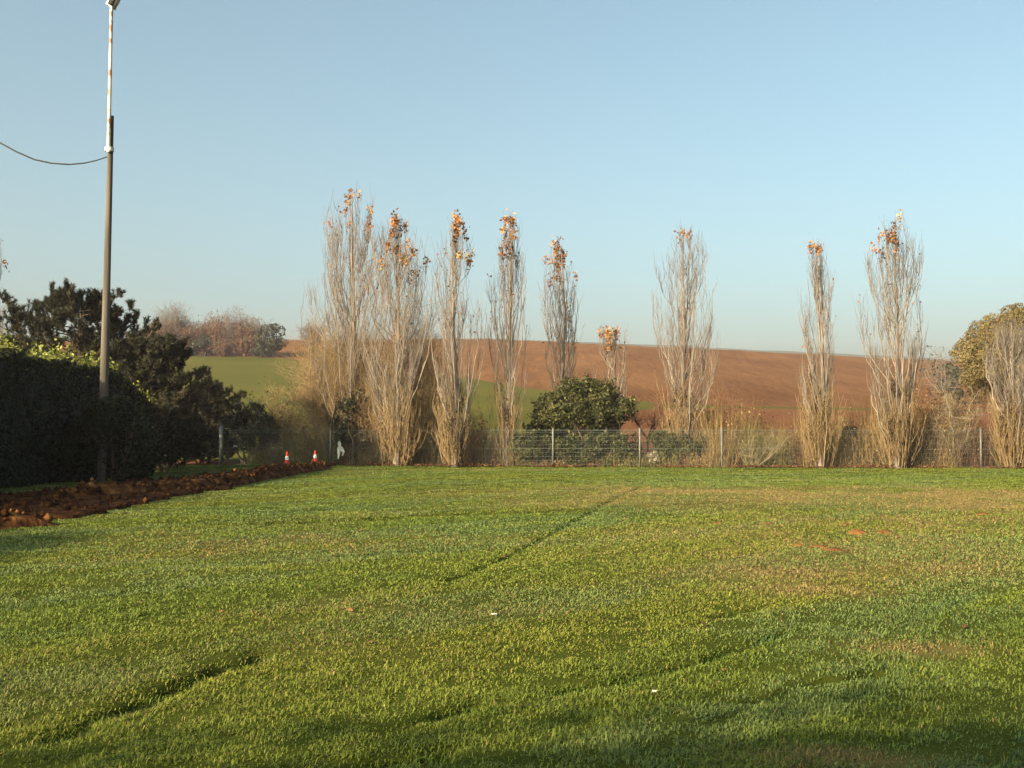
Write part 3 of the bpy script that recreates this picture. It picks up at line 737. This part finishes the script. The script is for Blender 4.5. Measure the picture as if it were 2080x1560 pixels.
bare('shrub', 'tan scrub at the foot of the peach tufted poplar', 'shrub', at(1790, 57), 2.4, 2.0, 222, M_YTWIG, ns=30, nt=420, rad=.016, leaf=M_TAN, nleaf=500, lsize=.09)
bare('shrub', 'orange brown leafy shrub right of the peach tufted poplar', 'shrub', at(1880, 58), 4.4, 3.9, 223, M_YTWIG, ns=34, nt=560, rad=.02, leaf=M_AUT, nleaf=6500, lsize=.13)
bare('tree', 'small tree with two pale trunks and tan twigs', 'tree', at(1940, 53.6), 3.0, 4.3, 224, M_PALE, ns=13, nt=420, rad=.024, leaf=M_TAN, nleaf=500, lsize=.11, trunk=.2, pw=.8)
bare('shrub', 'low dry scrub below the orange brown shrub', 'shrub', at(1880, 55.5), 3.0, 1.7, 225, M_YTWIG, ns=36, nt=520, rad=.016, leaf=M_TAN, nleaf=700, lsize=.09)
bare('shrub', 'russet undergrowth between the two trunked tree and the low pale poplar', 'shrub', at(1990, 54.6), 2.2, 2.0, 226, M_RBARK, ns=30, nt=420, rad=.016, leaf=M_RUSSET, nleaf=2200, lsize=.1)
leafy('evergreen_shrub', 'dark shrub at the foot of the low pale poplar', 'shrub', at(2062, 55), 1.7, 2.3, 1.4, M_DARKL, 2000, .13, 227, nl=14)
# --- the golden tree on the right
leafy('golden_tree', 'huge round tree with olive gold leaves', 'tree', at(2095, 68), 10.6, 9.75, 9.0, M_GOLD, 80000, .13, 230, nl=260, stems=10, clear=.22, lr=(.1, .16), spread=.9, sprigs=0, shell=(.75, 1.08))
leafy('tree', 'small dark tree on the skyline beside the golden tree', 'tree', at(1932, 150), 4.4, 5.6, 4.0, M_DARKL, 2200, .42, 231, nl=16, clear=.0)
bare('tree', 'leafless tree with spiky twigs on the skyline next to the dark one', 'tree', at(1925, 128), 6.5, 8.8, 232, M_GREYTW, ns=12, nt=140, rad=.06, trunk=1.5, leaf=M_DARKL, nleaf=130, lsize=.3)
# --- pines and bushes behind the hedge
p = W(165, 575, 50); pine((p[0], 50, -.1), p[2] + .1, 8.8, 301, 'bushy dark pine rising over the hedge beside the light pole', skirt=.05, nlimb=110)
p = W(305, 668, 49); pine((p[0], 49, -.1), p[2] + .1, 6.0, 302, 'smaller dark pine leaning out right of the light pole', nlimb=64, skirt=.03)
p = W(425, 778, 59.5); pine((p[0], 59.5, -.1), p[2] + .1, 5.6, 303, 'low dark pine at the end of the hedge, left of the grey post', nlimb=40, skirt=.02)
leafy('evergreen_bush', 'low dark bush behind the grey fence end post', 'bush', at(500, 58.6), 3.6, 3.4, 2.6, M_DARKL, 5200, .14, 304, nl=24, sprigs=80)
leafy('evergreen_bush', 'dark bush at the far foot of the hedge', 'bush', at(330, 47.5), 3.0, 2.5, 2.4, M_LAUREL, 4000, .13, 305, nl=20)
leafy('evergreen_bush', 'dark low bush between the hedge end and the grey end post', 'bush', at(405, 59.0), 3.6, 2.9, 2.4, M_DARKL, 5200, .14, 308, nl=26, sprigs=80)
leafy('evergreen_bush', 'dark bush filling the gap behind the hedge end', 'bush', at(345, 51.5), 3.4, 3.0, 2.4, M_DARKL, 5200, .14, 309, nl=26, sprigs=80)
leafy('evergreen_bush', 'dark laurel bush hiding the foot of the light pole', 'bush', (-13.75, 37.9, -.1), 3.4, 3.2, 2.2, M_LAUREL, 9000, .13, 310, nl=34, clear=-.2, sprigs=60)
bare('shrub', 'red brown twiggy tree left of the bushy pine', 'tree', at(60, 62), 6, 6.2, 306, M_RBARK, ns=30, nt=500, rad=.03, leaf=M_RUSSET, nleaf=700, lsize=.16)
bare('shrub', 'bare grey stemmed sapling cluster behind the left one of two cones', 'shrub', at(548, 57.6), 1.7, 2.1, 307, M_PALE, ns=9, nt=90, rad=.014)
# --- trees on the skyline above the green field
def sky_tree(px, ytop, wpx, dd_, kind, seed, label):
    x = W(px, 700, dd_)[0]; gz = float(hill_z(x / dd_, dd_)); H = W(px, ytop, dd_)[2] - gz; w = wpx / FPX * dd_
    g_ = 'trees on the skyline above the green field'
    if kind == 'bare':
        bare('tree', label, 'tree', (x, dd_, gz - .2), w, H, seed, M_GREYTW, ns=34, nt=650, rad=.075, trunk=H * .12, group=g_)
    elif kind == 'red':
        bare('tree', label, 'tree', (x, dd_, gz - .2), w, H, seed, M_RBARK, ns=34, nt=700, rad=.07, leaf=M_DULL, nleaf=1500, lsize=.36, group=g_)
    else:
        leafy('tree', label, 'tree', (x, dd_, gz - .2), w, H, w * .8, M_DARKL if kind == 'dark' else M_GOLD, 2600, .5, seed, nl=26, clear=.02, group=g_)
DT = [d_at((px - 1040) / FPX, 724) for px in (330, 450, 540)]
dt = DT[1] - 1.5
sky_tree(350, 604, 58, dt + 3, 'bare', 401, 'tall thin leafless tree standing above the skyline wood')
sky_tree(318, 655, 60, dt + 4, 'gold', 402, 'yellowish low tree at the left end of the skyline wood')
sky_tree(385, 652, 62, dt + 3, 'red', 403, 'dull red tree right of the tall thin one')
sky_tree(432, 634, 66, dt + 4, 'red', 404, 'broad russet tree left of the wood\'s rounded peak')
sky_tree(478, 619, 70, dt + 4, 'bare', 405, 'rounded pinkish bare tree, peak of the skyline wood')
sky_tree(520, 640, 60, dt + 3, 'bare', 406, 'bare tree between the peak and the dark end tree')
sky_tree(549, 652, 70, dt - 1, 'dark', 407, 'dark evergreen at the right end of the skyline wood')
sky_tree(500, 668, 60, dt + 2, 'red', 408, 'low russet tree before the wood, beside the dark end tree')
sky_tree(410, 676, 60, dt + 2, 'dark', 409, 'low dark tree before the middle of the wood')
sky_tree(360, 672, 50, dt + 3, 'red', 410, 'low russet tree under the tall thin one')
sky_tree(455, 684, 56, dt + 1, 'red', 411, 'low red bush at the field edge under the peak')
sky_tree(335, 640, 50, dt + 2, 'red', 413, 'dull brown tree under the tall thin one at the wood\'s left part')
sky_tree(372, 640, 56, dt + 4, 'bare', 414, 'pinkish bare tree just right of the tall thin one')
sky_tree(405, 648, 60, dt + 5, 'bare', 415, 'bare tree in the dip between the tall thin one and the peak')
sky_tree(455, 640, 60, dt + 4, 'red', 416, 'dull tree filling the left flank of the peak')
sky_tree(503, 645, 56, dt + 3, 'red', 417, 'dull tree filling the right flank of the peak')
sky_tree(535, 690, 56, dt - 1, 'dark', 418, 'low dark bush at the field edge under the dark end tree')
sky_tree(300, 665, 60, dt + 3, 'red', 419, 'dull low tree closing the left end of the wood')
sky_tree(634, 645, 56, 270, 'bare', 412, 'faint grey bare tree left of the tallest poplar')

# ------------------------------------------------------------------ hedge
def hedge(name, label, path, wid, hts, seed, n, size, shoots, wav=1.0):
    rng = np.random.default_rng(seed)
    path = np.asarray(path, float); hts = np.asarray(hts, float)
    seg = np.linalg.norm(np.diff(path, axis=0), axis=1); cum = np.concatenate([[0], np.cumsum(seg)]); L = cum[-1]
    root = empty(name, (path[0][0], path[0][1], 0), label, 'hedge')
    org = np.array([path[0][0], path[0][1], 0])
    def place(s, a, z):
        x = np.interp(s, cum, path[:, 0]); y = np.interp(s, cum, path[:, 1])
        e = .2; tx = np.interp(s + e, cum, path[:, 0]) - np.interp(s - e, cum, path[:, 0]); ty = np.interp(s + e, cum, path[:, 1]) - np.interp(s - e, cum, path[:, 1])
        ll = np.hypot(tx, ty) + 1e-9; nx, ny = ty / ll, -tx / ll
        return np.stack([x + nx * a, y + ny * a, z], -1) - org, np.stack([nx, ny, 0 * nx], -1)
    Hs = lambda s: np.interp(s, cum, hts) + wav * .25 * (vnoise(s * .9, s * 0, seed) - .5) + wav * .16 * (vnoise(s * 3.1, s * 0, seed + 1) - .5)
    # added solid core: stops light leaking through, stands for the dark inside
    ns = int(L / .4) + 2; s = np.linspace(.25, L - .25, ns); H = Hs(s) - .28
    rr = []
    for a, zf in ((-wid / 2 + .3, 0), (-wid / 2 + .3, .97), (0, 1.0), (wid / 2 - .3, .97), (wid / 2 - .3, 0)):
        rr.append(place(s, np.full(ns, a), H * zf)[0])
    V = np.stack(rr, 1); ii = np.arange(ns * 5).reshape(ns, 5)
    F = np.stack([ii[:-1, :-1], ii[1:, :-1], ii[1:, 1:], ii[:-1, 1:]], -1).reshape(-1, 4)
    m = MB(); m.add(V.reshape(-1, 3), F)
    for r_ in (ii[0], ii[-1]): m.F.append(r_[None])
    m.out('stems', M_DARKL, root)  # the added dark core, one closed shell
    k = rng.random(n); s = rng.uniform(0, L, n); H = Hs(s)
    bul = .35 * (fbm(s * .8, k * 4, seed + 3) - .5)
    top = k < .35; si = ~top
    side = rng.choice([-1, 1], n)
    z = np.where(top, H - .08 + .2 * (rng.random(n) - .5), H * rng.random(n))
    bul = .5 * (fbm(s * 1.1, z * 1.1, seed + 5) - .5)
    a = np.where(top, rng.uniform(-wid / 2, wid / 2, n), side * (wid / 2 + bul + .15 * (rng.random(n) - .5)))
    z = z + np.where(top, bul * .6, 0)
    P, N = place(s, a, z)
    end = rng.random(n) < .06
    out = np.where(top[:, None], np.array([[0, 0, 1.0]]), N * side[:, None])
    V, F = leaves(P, size, rng, out, 1.0)
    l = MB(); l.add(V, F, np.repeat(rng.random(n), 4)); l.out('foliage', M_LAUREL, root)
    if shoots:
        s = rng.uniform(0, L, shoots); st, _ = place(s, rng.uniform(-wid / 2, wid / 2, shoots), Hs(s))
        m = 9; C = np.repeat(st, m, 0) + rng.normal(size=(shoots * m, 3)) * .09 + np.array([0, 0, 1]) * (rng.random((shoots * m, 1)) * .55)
        V, F = leaves(C, size, rng, aspect=.6); q = MB(); q.add(V, F, np.repeat(rng.random(shoots * m), 4)); q.out('lit_top_leaves', M_LITTOP, root)  # yellow green top leaves, lightened to stand for sun on the hedge
    return root
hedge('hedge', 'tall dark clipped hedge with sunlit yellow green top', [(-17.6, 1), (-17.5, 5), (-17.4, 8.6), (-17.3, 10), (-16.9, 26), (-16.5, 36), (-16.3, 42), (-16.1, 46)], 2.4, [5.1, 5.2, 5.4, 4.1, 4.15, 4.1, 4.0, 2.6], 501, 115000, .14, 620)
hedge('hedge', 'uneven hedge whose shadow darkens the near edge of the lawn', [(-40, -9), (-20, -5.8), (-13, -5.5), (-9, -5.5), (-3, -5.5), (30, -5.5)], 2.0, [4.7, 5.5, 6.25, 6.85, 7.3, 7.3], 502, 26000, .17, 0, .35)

# ------------------------------------------------------------------ light pole, cable
def light_pole():
    d = 38.0
    b = W(211, 880, d); root = empty('light_pole', (b[0], d, 0), 'tall weathered wooden pole carrying a pale tube and a floodlight', 'light pole')
    ox, oy = b[0], d
    def L(px, py, dy=0): q = W(px, py, d); return np.array([q[0] - ox, dy, q[2]])
    top = L(226, 236); bot = np.array([-.06, 0, -.3])
    t = np.linspace(0, 1, 8)[:, None]; P = bot * (1 - t) + top * t
    m = MB(); m.tube(P, np.linspace(.165, .09, 8), 14)
    m.add(np.concatenate([top + [[.095 * math.cos(a), .095 * math.sin(a), 0.002] for a in np.arange(14) * math.pi / 7]]), np.arange(14)[None]); m.out('pole', M_WOODP, root, True)
    a, c = L(224, 312, -.17), L(229, 22, -.12)
    m = MB(); m.tube([a, a * .5 + c * .5, c], [.065, .06, .055], 12); m.out('tube', M_GALV, root, True)
    for py in (306,):
        q = L(224, py, -.09); m = MB(); m.lathe(q - [0, 0, .05], [(.155, 0), (.155, .14)], 14); m.out('clamp', M_METAL if py == 306 else M_DMETAL, root)
    # floodlight: tilted box with a dark glass, on a stirrup
    q = L(238, 0, -.22)
    ax = math.radians(16); ay = math.radians(33)
    Rx = np.array([[1, 0, 0], [0, math.cos(ax), -math.sin(ax)], [0, math.sin(ax), math.cos(ax)]])
    Ry = np.array([[math.cos(ay), 0, math.sin(ay)], [0, 1, 0], [-math.sin(ay), 0, math.cos(ay)]])
    R = Ry @ Rx
    m = MB(); m.box(q, (.34, .14, .70), R); m.box(q + R @ np.array([0, .14, .02]), (.24, .14, .5), R); fl = m.out('floodlight', M_METAL, root)
    m = MB(); m.box(q + R @ np.array([0.0, -.074, 0.0]), (.21, .02, .6), R); m.out('glass', M_DMETAL, fl)
    m = MB(); m.tube([c + [0, 0, -.12], c + [.02, -.02, .1], q + [0, .1, 0]], [.045, .075, .04], 8); m.box(c + np.array([.03, .02, .1]), (.26, .07, .1), R); m.out('bracket', M_METAL, root)
    return np.array([ox, oy, 0]) + L(219, 318, 0)
ca = light_pole()
pts = [W(px, py, 38.0 - (219 - px) * .003) for px, py in [(219, 318), (195, 326), (170, 331.5), (140, 334), (105, 331.5), (70, 324), (35, 309), (0, 290), (-50, 255), (-110, 203), (-170, 140)]]
m = MB(); m.tube(np.array(pts), np.full(len(pts), .03), 6)
o = m.out('cable', M_CABLE, smooth=True); tag(o, 'slack dark cable hanging from the light pole against the sky', 'cable')
e = pts[-1]
m = MB(); m.tube([[e[0] - .15, e[1], -.2], [e[0] - .15, e[1], e[2] + .5]], [.2, .11], 12)
o = m.out('wooden_pole', M_WOODP, smooth=True); tag(o, 'plain wooden pole outside the picture that holds the far end of the cable', 'pole')

# ------------------------------------------------------------------ wire fence
def fence():
    root = empty('wire_fence', (0, fence_y(0), 0), 'long grey wire mesh fence on slim posts between lawn and shrubs', 'fence')
    oy = fence_y(0)
    def fp(px):
        u = (px - 1040) / FPX; d = 55.4 / (1 + .13 * u); return u * d, d
    x0, _ = fp(452); x1, _ = fp(2350)
    h = 1.78
    m = MB()
    xs = np.arange(x0, x1, .075); n = len(xs)
    P = np.stack([np.stack([xs, fence_y(xs) - oy, np.full(n, z)], 1) for z in (0.03, h)], 1)
    V, F = tubes(P, np.full((n, 2), .003), 3); m.add(V, F)
    for z in np.arange(.06, h + .01, .2):
        big = abs(z - .86) < .06
        Pz = np.array([[[x0, fence_y(x0) - oy - .006, z], [x1, fence_y(x1) - oy - .006, z]]]); V, F = tubes(Pz, np.full((1, 2), .007 if big else .003), 4); m.add(V, F)
    Pz = np.array([[[x0, fence_y(x0) - oy - .008, h], [x1, fence_y(x1) - oy - .008, h]]]); V, F = tubes(Pz, np.full((1, 2), .010), 4); m.add(V, F)
    m.out('wire_mesh', M_WIRE, root)
    for px in (672, 818, 940, 1123, 1299, 1465, 1655, 1812, 1990, 2165, 2340):
        x, d = fp(px)
        p = MB(); p.box((x, d - oy - .05, .93), (.075, .07, 1.86)); p.box((x, d - oy - .05, 1.875), (.085, .08, .03)); p.out('post', M_POST, root)
fence()
x, d = (450 - 1040) / FPX * 56.6, 56.6
m = MB(); m.box((x, d, .95), (.17, .17, 1.96)); m.lathe((x, d, 1.93), [(.10, 0), (.10, .04), (.03, .09)], 8)
o = m.out('fence_post', M_POST); tag(o, 'thick grey end post standing before the dark bush', 'post')

# ------------------------------------------------------------------ soil bank, cones, litter, molehills
def ridge(name, label, pts, w, h, seed, step=.12):
    rng = np.random.default_rng(seed)
    pts = np.asarray(pts, float); seg = np.linalg.norm(np.diff(pts, axis=0), axis=1); cum = np.concatenate([[0], np.cumsum(seg)]); L = cum[-1]
    s = np.arange(0, L + step, step); a = np.linspace(-1, 1, 25)
    S, A = np.meshgrid(s, a, indexing='ij')
    x = np.interp(S, cum, pts[:, 0]); y = np.interp(S, cum, pts[:, 1])
    dx = np.gradient(np.interp(s, cum, pts[:, 0])); dy = np.gradient(np.interp(s, cum, pts[:, 1])); l = np.hypot(dx, dy)
    nx, ny = (dy / l)[:, None], (-dx / l)[:, None]
    wv = w * (.75 + .6 * vnoise(s * .6, s * 0, seed))[:, None]
    X = x + nx * A * wv; Y = y + ny * A * wv
    prof = (1 - np.abs(A) ** 1.6)
    endf = np.clip(np.minimum(S, L - S) / 1.2, 0, 1) ** .6
    Z = h * prof * endf * (.45 + .95 * fbm(S * .7, A * 1.2, seed + 2)) + .4 * h * prof * endf * (fbm(X * 5, Y * 5, seed + 4) - .4) * 2
    Z = np.where(np.abs(A) > .97, -.15, Z - .02)
    ii = np.arange(S.size).reshape(S.shape)
    F = np.stack([ii[:-1, :-1], ii[1:, :-1], ii[1:, 1:], ii[:-1, 1:]], -1).reshape(-1, 4)
    m = MB(); m.add(np.stack([X, Y, Z], -1).reshape(-1, 3), F)
    # clods
    for k in range(int(L * 26)):
        i, j = rng.integers(2, len(s) - 2), rng.integers(5, 20); r = .025 + .085 * rng.random() ** 2.2
        v = nrm(rng.normal(size=(8, 3))) * r * rng.uniform(.6, 1.1, (8, 1)); c = np.array([X[i, j], Y[i, j], Z[i, j] + r * .4])
        v = np.array([[1, 0, 0], [0, 1, 0], [-1, 0, 0], [0, -1, 0], [0, 0, 1], [0, 0, -1.0]]) * r * rng.uniform(.6, 1.3, (6, 1)) 
        m.add(v + c, np.array([[0, 1, 4], [1, 2, 4], [2, 3, 4], [3, 0, 4], [1, 0, 5], [2, 1, 5], [3, 2, 5], [0, 3, 5]]))
    o = m.out(name, M_CLOD); tag(o, label, 'soil heap', 'heaps of dug soil along the hedge'); return o
ridge('soil_heap', 'long low bank of dug orange brown soil beside the hedge', [G(*p)[:2] for p in [(100, 1018), (230, 1009), (345, 999), (470, 984), (560, 965), (660, 950)]], .42, .30, 601)
ridge('soil_heap', 'short heap of orange soil at the picture edge on the lawn', [G(*p)[:2] for p in [(-160, 1085), (-40, 1073), (50, 1069), (98, 1064)]], .4, .36, 602)
# flat dug strip
sp = np.concatenate([SOIL_POLY]); rngs = np.random.default_rng(3)
gx, gy = np.meshgrid(np.arange(-24, -7, .2), np.arange(18, 57, .2)); ins = in_soil(gx, gy)
zz = lawn_h(gx, gy)[0]
zz = np.where(ins, zz + .02 + .12 * fbm(gx * 1.6, gy * 1.6, 91), -.3); ii = np.arange(gx.size).reshape(gx.shape)
Fs = np.stack([ii[:-1, :-1], ii[:-1, 1:], ii[1:, 1:], ii[1:, :-1]], -1).reshape(-1, 4)
kf = (zz.ravel()[Fs] > -.25).any(1)
o = build('soil_strip', np.stack([gx, gy, zz], -1).reshape(-1, 3), Fs[kf], M_SOIL, smooth=True); o['kind'] = 'structure'

cx_ = rngs.uniform(-24, -7, 9000); cy_ = rngs.uniform(18, 57, 9000); k = in_soil(cx_, cy_) & (rngs.random(9000) < .75)
cx_, cy_ = cx_[k], cy_[k]; n = len(cx_); r_ = (.02 + .1 * rngs.random(n) ** 2.5)[:, None, None] * rngs.uniform(.6, 1.3, (n, 6, 1))
o8 = np.array([[1, 0, 0], [0, 1, 0], [-1, 0, 0], [0, -1, 0], [0, 0, 1], [0, 0, -1.0]])
V = np.stack([cx_, cy_, lawn_h(cx_, cy_)[0] + .02 + .12 * fbm(cx_ * 1.6, cy_ * 1.6, 91) + .02], 1)[:, None] + r_ * o8[None]
f8 = np.array([[0, 1, 4], [1, 2, 4], [2, 3, 4], [3, 0, 4], [1, 0, 5], [2, 1, 5], [3, 2, 5], [0, 3, 5]])
m = MB(); m.add(V.reshape(-1, 3), (np.arange(n)[:, None, None] * 6 + f8[None]).reshape(-1, 3)); o = m.out('soil_clods', M_SOIL)
tag(o, 'dark clods strewn over the dug strip beside the hedge', 'clods', kind='stuff')

def cone(px, py, d, label):
    b = W(px, py, d); root = empty('traffic_cone', b, label, 'traffic cone', 'traffic cones on the soil bank'); root.scale = (.82, .82, .82)
    m = MB(); m.box((0, 0, .015), (.36, .36, .03)); m.out('base', M_RED, root)
    m = MB(); m.lathe((0, 0, .028), [(.15, 0), (.135, .06), (.115, .16), (.08, .35), (.03, .6), (.022, .61)], 18); m.out('body', M_RED, root, True)
    m = MB(); m.lathe((0, 0, .028), [(.119, .155), (.085, .355)], 18); m.out('band', M_WHITE, root, True)
cone(583, 941, 49.0, 'red cone with white band standing nearer the hedge on the soil bank')
cone(640, 937, 52.2, 'red cone with white band at the far end of the soil bank')

def scrap(name, label, cat, c, w, h, seed, mat, flat=False):
    rng = np.random.default_rng(seed); n, k = 9, 13
    A, B = np.meshgrid(np.linspace(-.5, .5, n), np.linspace(0, 1, k))
    wid = w * (.35 + .65 * np.abs(np.sin(B * 4.2 + .6)))
    fold = .06 * np.sin(A * 15 + B * 3) + .04 * (vnoise(A * 6, B * 6, seed) - .5)
    if flat: V = np.stack([A * w, B * h, .02 + np.abs(fold) * .25], -1)
    else: V = np.stack([A * wid + .08 * w * np.sin(B * 6), fold, B * h], -1)
    ii = np.arange(n * k).reshape(k, n); F = np.stack([ii[:-1, :-1], ii[:-1, 1:], ii[1:, 1:], ii[1:, :-1]], -1).reshape(-1, 4)
    m = MB(); m.add(V.reshape(-1, 3) + np.asarray(c), F); o = m.out(name, mat, smooth=True)
    md = o.modifiers.new('thickness', 'SOLIDIFY'); md.thickness = .004
    tag(o, label, cat); return o
q = W(691, 932, fence_y(-8.6) - .2)
n_, k_ = 11, 15
A_, B_ = np.meshgrid(np.linspace(-.5, .5, n_), np.linspace(0, 1, k_))
w_ = .36 * np.interp(B_, [0, .15, .4, .62, .72, .85, 1], [.5, .8, 1, .75, .3, .5, .25]) * (.8 + .4 * vnoise(B_ * 6, A_ * 3, 3))
V_ = np.stack([A_ * w_ + .05 * np.sin(B_ * 5) + np.where(B_ < .4, np.sign(A_) * .05 * (.4 - B_) / .4, 0), .05 * np.sin(A_ * 13 + B_ * 6), B_ * .9 - np.where(B_ < .3, (A_ > 0) * -.14, 0)], -1)
i_ = np.arange(n_ * k_).reshape(k_, n_); F_ = np.stack([i_[:-1, :-1], i_[:-1, 1:], i_[1:, 1:], i_[1:, :-1]], -1)
F_ = np.concatenate([F_[6:].reshape(-1, 4), F_[:6, :4].reshape(-1, 4), F_[:6, 6:].reshape(-1, 4)])
m = MB(); m.add(V_.reshape(-1, 3) + q, F_); o = m.out('plastic_sheet', M_WHITE, smooth=True); tag(o, 'torn white plastic sheet caught on the fence beside the cones', 'plastic sheet')
o.modifiers.new('thickness', 'SOLIDIFY').thickness = .004
q = W(478, 908, 57.5); scrap('paper_scrap', 'small white scrap on the fence right of the grey end post', 'scrap', q, .22, .1, 6, M_WHITE)
q = G(1004, 1255); scrap('paper_scrap', 'small white paper scrap lying in the middle of the lawn', 'scrap', (q[0], q[1], .005), .05, .03, 7, M_WHITE, True)
q = G(1330, 1415); scrap('paper_scrap', 'tiny white scrap in the near grass right of centre', 'scrap', (q[0], q[1], .005), .02, .015, 8, M_WHITE, True)

def molehill(px, py, w, h, label, seed):
    c = G(px, py); n = 14; a = np.arange(n) * 2 * math.pi / n; rng = np.random.default_rng(seed)
    V = [[0, 0, h]]; rings = [(.25, .9), (.5, .62), (.75, .3), (1.0, -.25)]
    for r, z in rings:
        rr = r * w / 2 * rng.uniform(.8, 1.2, n); V += np.stack([rr * np.cos(a), rr * np.sin(a), z * h * rng.uniform(.75, 1.3, n) if z > 0 else np.full(n, -.03)], 1).tolist()
    j = np.arange(n); j2 = (j + 1) % n
    F3 = np.stack([np.zeros(n, int), 1 + j, 1 + j2], 1); F4 = np.concatenate([np.stack([1 + i * n + j, 1 + (i + 1) * n + j, 1 + (i + 1) * n + j2, 1 + i * n + j2], 1) for i in range(3)])
    m = MB(); m.add(np.array(V) + [c[0], c[1], lawn_h(np.array([c[0]]), np.array([c[1]]))[0][0]], [F3, F4]); o = m.out('molehill', M_MOLE, smooth=True)
    tag(o, label, 'molehill', 'orange molehills on the right of the lawn')
molehill(1743, 1082, .42, 0.072, 'larger of the two neighbouring orange molehills', 1)
molehill(1795, 1082, .42, 0.052, 'smaller of the two neighbouring orange molehills', 2)
molehill(1664, 1112, .4, 0.039, 'middle molehill of the nearest row of three', 3)
molehill(1696, 1120, .45, 0.033, 'right end molehill of the nearest row of three', 4)
molehill(1620, 1107, .3, 0.033, 'left end molehill of the nearest row of three', 5)
molehill(1719, 1064, .3, 0.039, 'tiny molehill just behind the neighbouring pair', 6)
molehill(1459, 1059, .35, 0.033, 'flat lone molehill farthest from the others, toward the lawn\'s middle', 7)
molehill(1560, 1064, .38, 0.033, 'flat pale molehill between the lone one and the pair', 8)
molehill(1998, 1043, .42, 0.046, 'molehill by the right picture edge', 9)

rng = np.random.default_rng(78); n = 420
d_ = 5 + 46 * rng.random(n) ** .8; u_ = rng.uniform(-.5, .5, n); k = vnoise(u_ * d_ * .35, d_ * .35, 33) > .45
x, y = (u_ * d_)[k], d_[k]; C = np.stack([x, y, lawn_h(x, y)[0] + .022], 1)
V, F = leaves(C, .055, rng, np.tile([[0, 0, 1.0]], (len(C), 1)), .5, .8)
m = MB(); m.add(V, F, np.repeat(rng.random(len(C)), 4)); o = m.out('fallen_leaves', M_AUT)
tag(o, 'few small brown leaves scattered over the lawn', 'fallen leaves', kind='stuff')
# dead leaves along the foot of the fence
rng = np.random.default_rng(77)
n = 5200
x = rng.uniform(-10.5, 27, n); y = fence_y(x) - .5 + rng.normal(size=n) * .4
k = vnoise(x * .8, x * 0, 12) > .35
x, y = x[k], y[k]; C = np.stack([x, y, .02 + .12 * rng.random(len(x)) ** 2 * vnoise(x, x * 0, 13)], 1)
V, F = leaves(C, .11, rng, np.tile([[0, 0, 1.0]], (len(C), 1)), .7, .8)
m = MB(); m.add(V, F, np.repeat(rng.random(len(C)), 4)); o = m.out('leaf_litter', M_RUSSET)
tag(o, 'orange brown dead leaves along the foot of the fence', 'leaf litter', kind='stuff')

# ------------------------------------------------------------------ autumn haze: one box of even air round the whole scene
def air():
    m = bpy.data.materials.new('autumn_haze'); m.use_nodes = True; n = m.node_tree.nodes; n.clear()
    out = n.new('ShaderNodeOutputMaterial'); v = n.new('ShaderNodeVolumePrincipled')
    v.inputs['Color'].default_value = (.88, .80, 1.0, 1); v.inputs['Density'].default_value = HAZE; v.inputs['Anisotropy'].default_value = 0.0
    m.node_tree.links.new(v.outputs[0], out.inputs['Volume'])
    b = MB(); b.box((0, 560, 48.5), (3400, 1240, 101)); o = b.out('haze', m); o['kind'] = 'stuff'; tag(o, 'thin pale autumn haze over lawn and hill', 'haze')
HAZE = 0.00017
air()
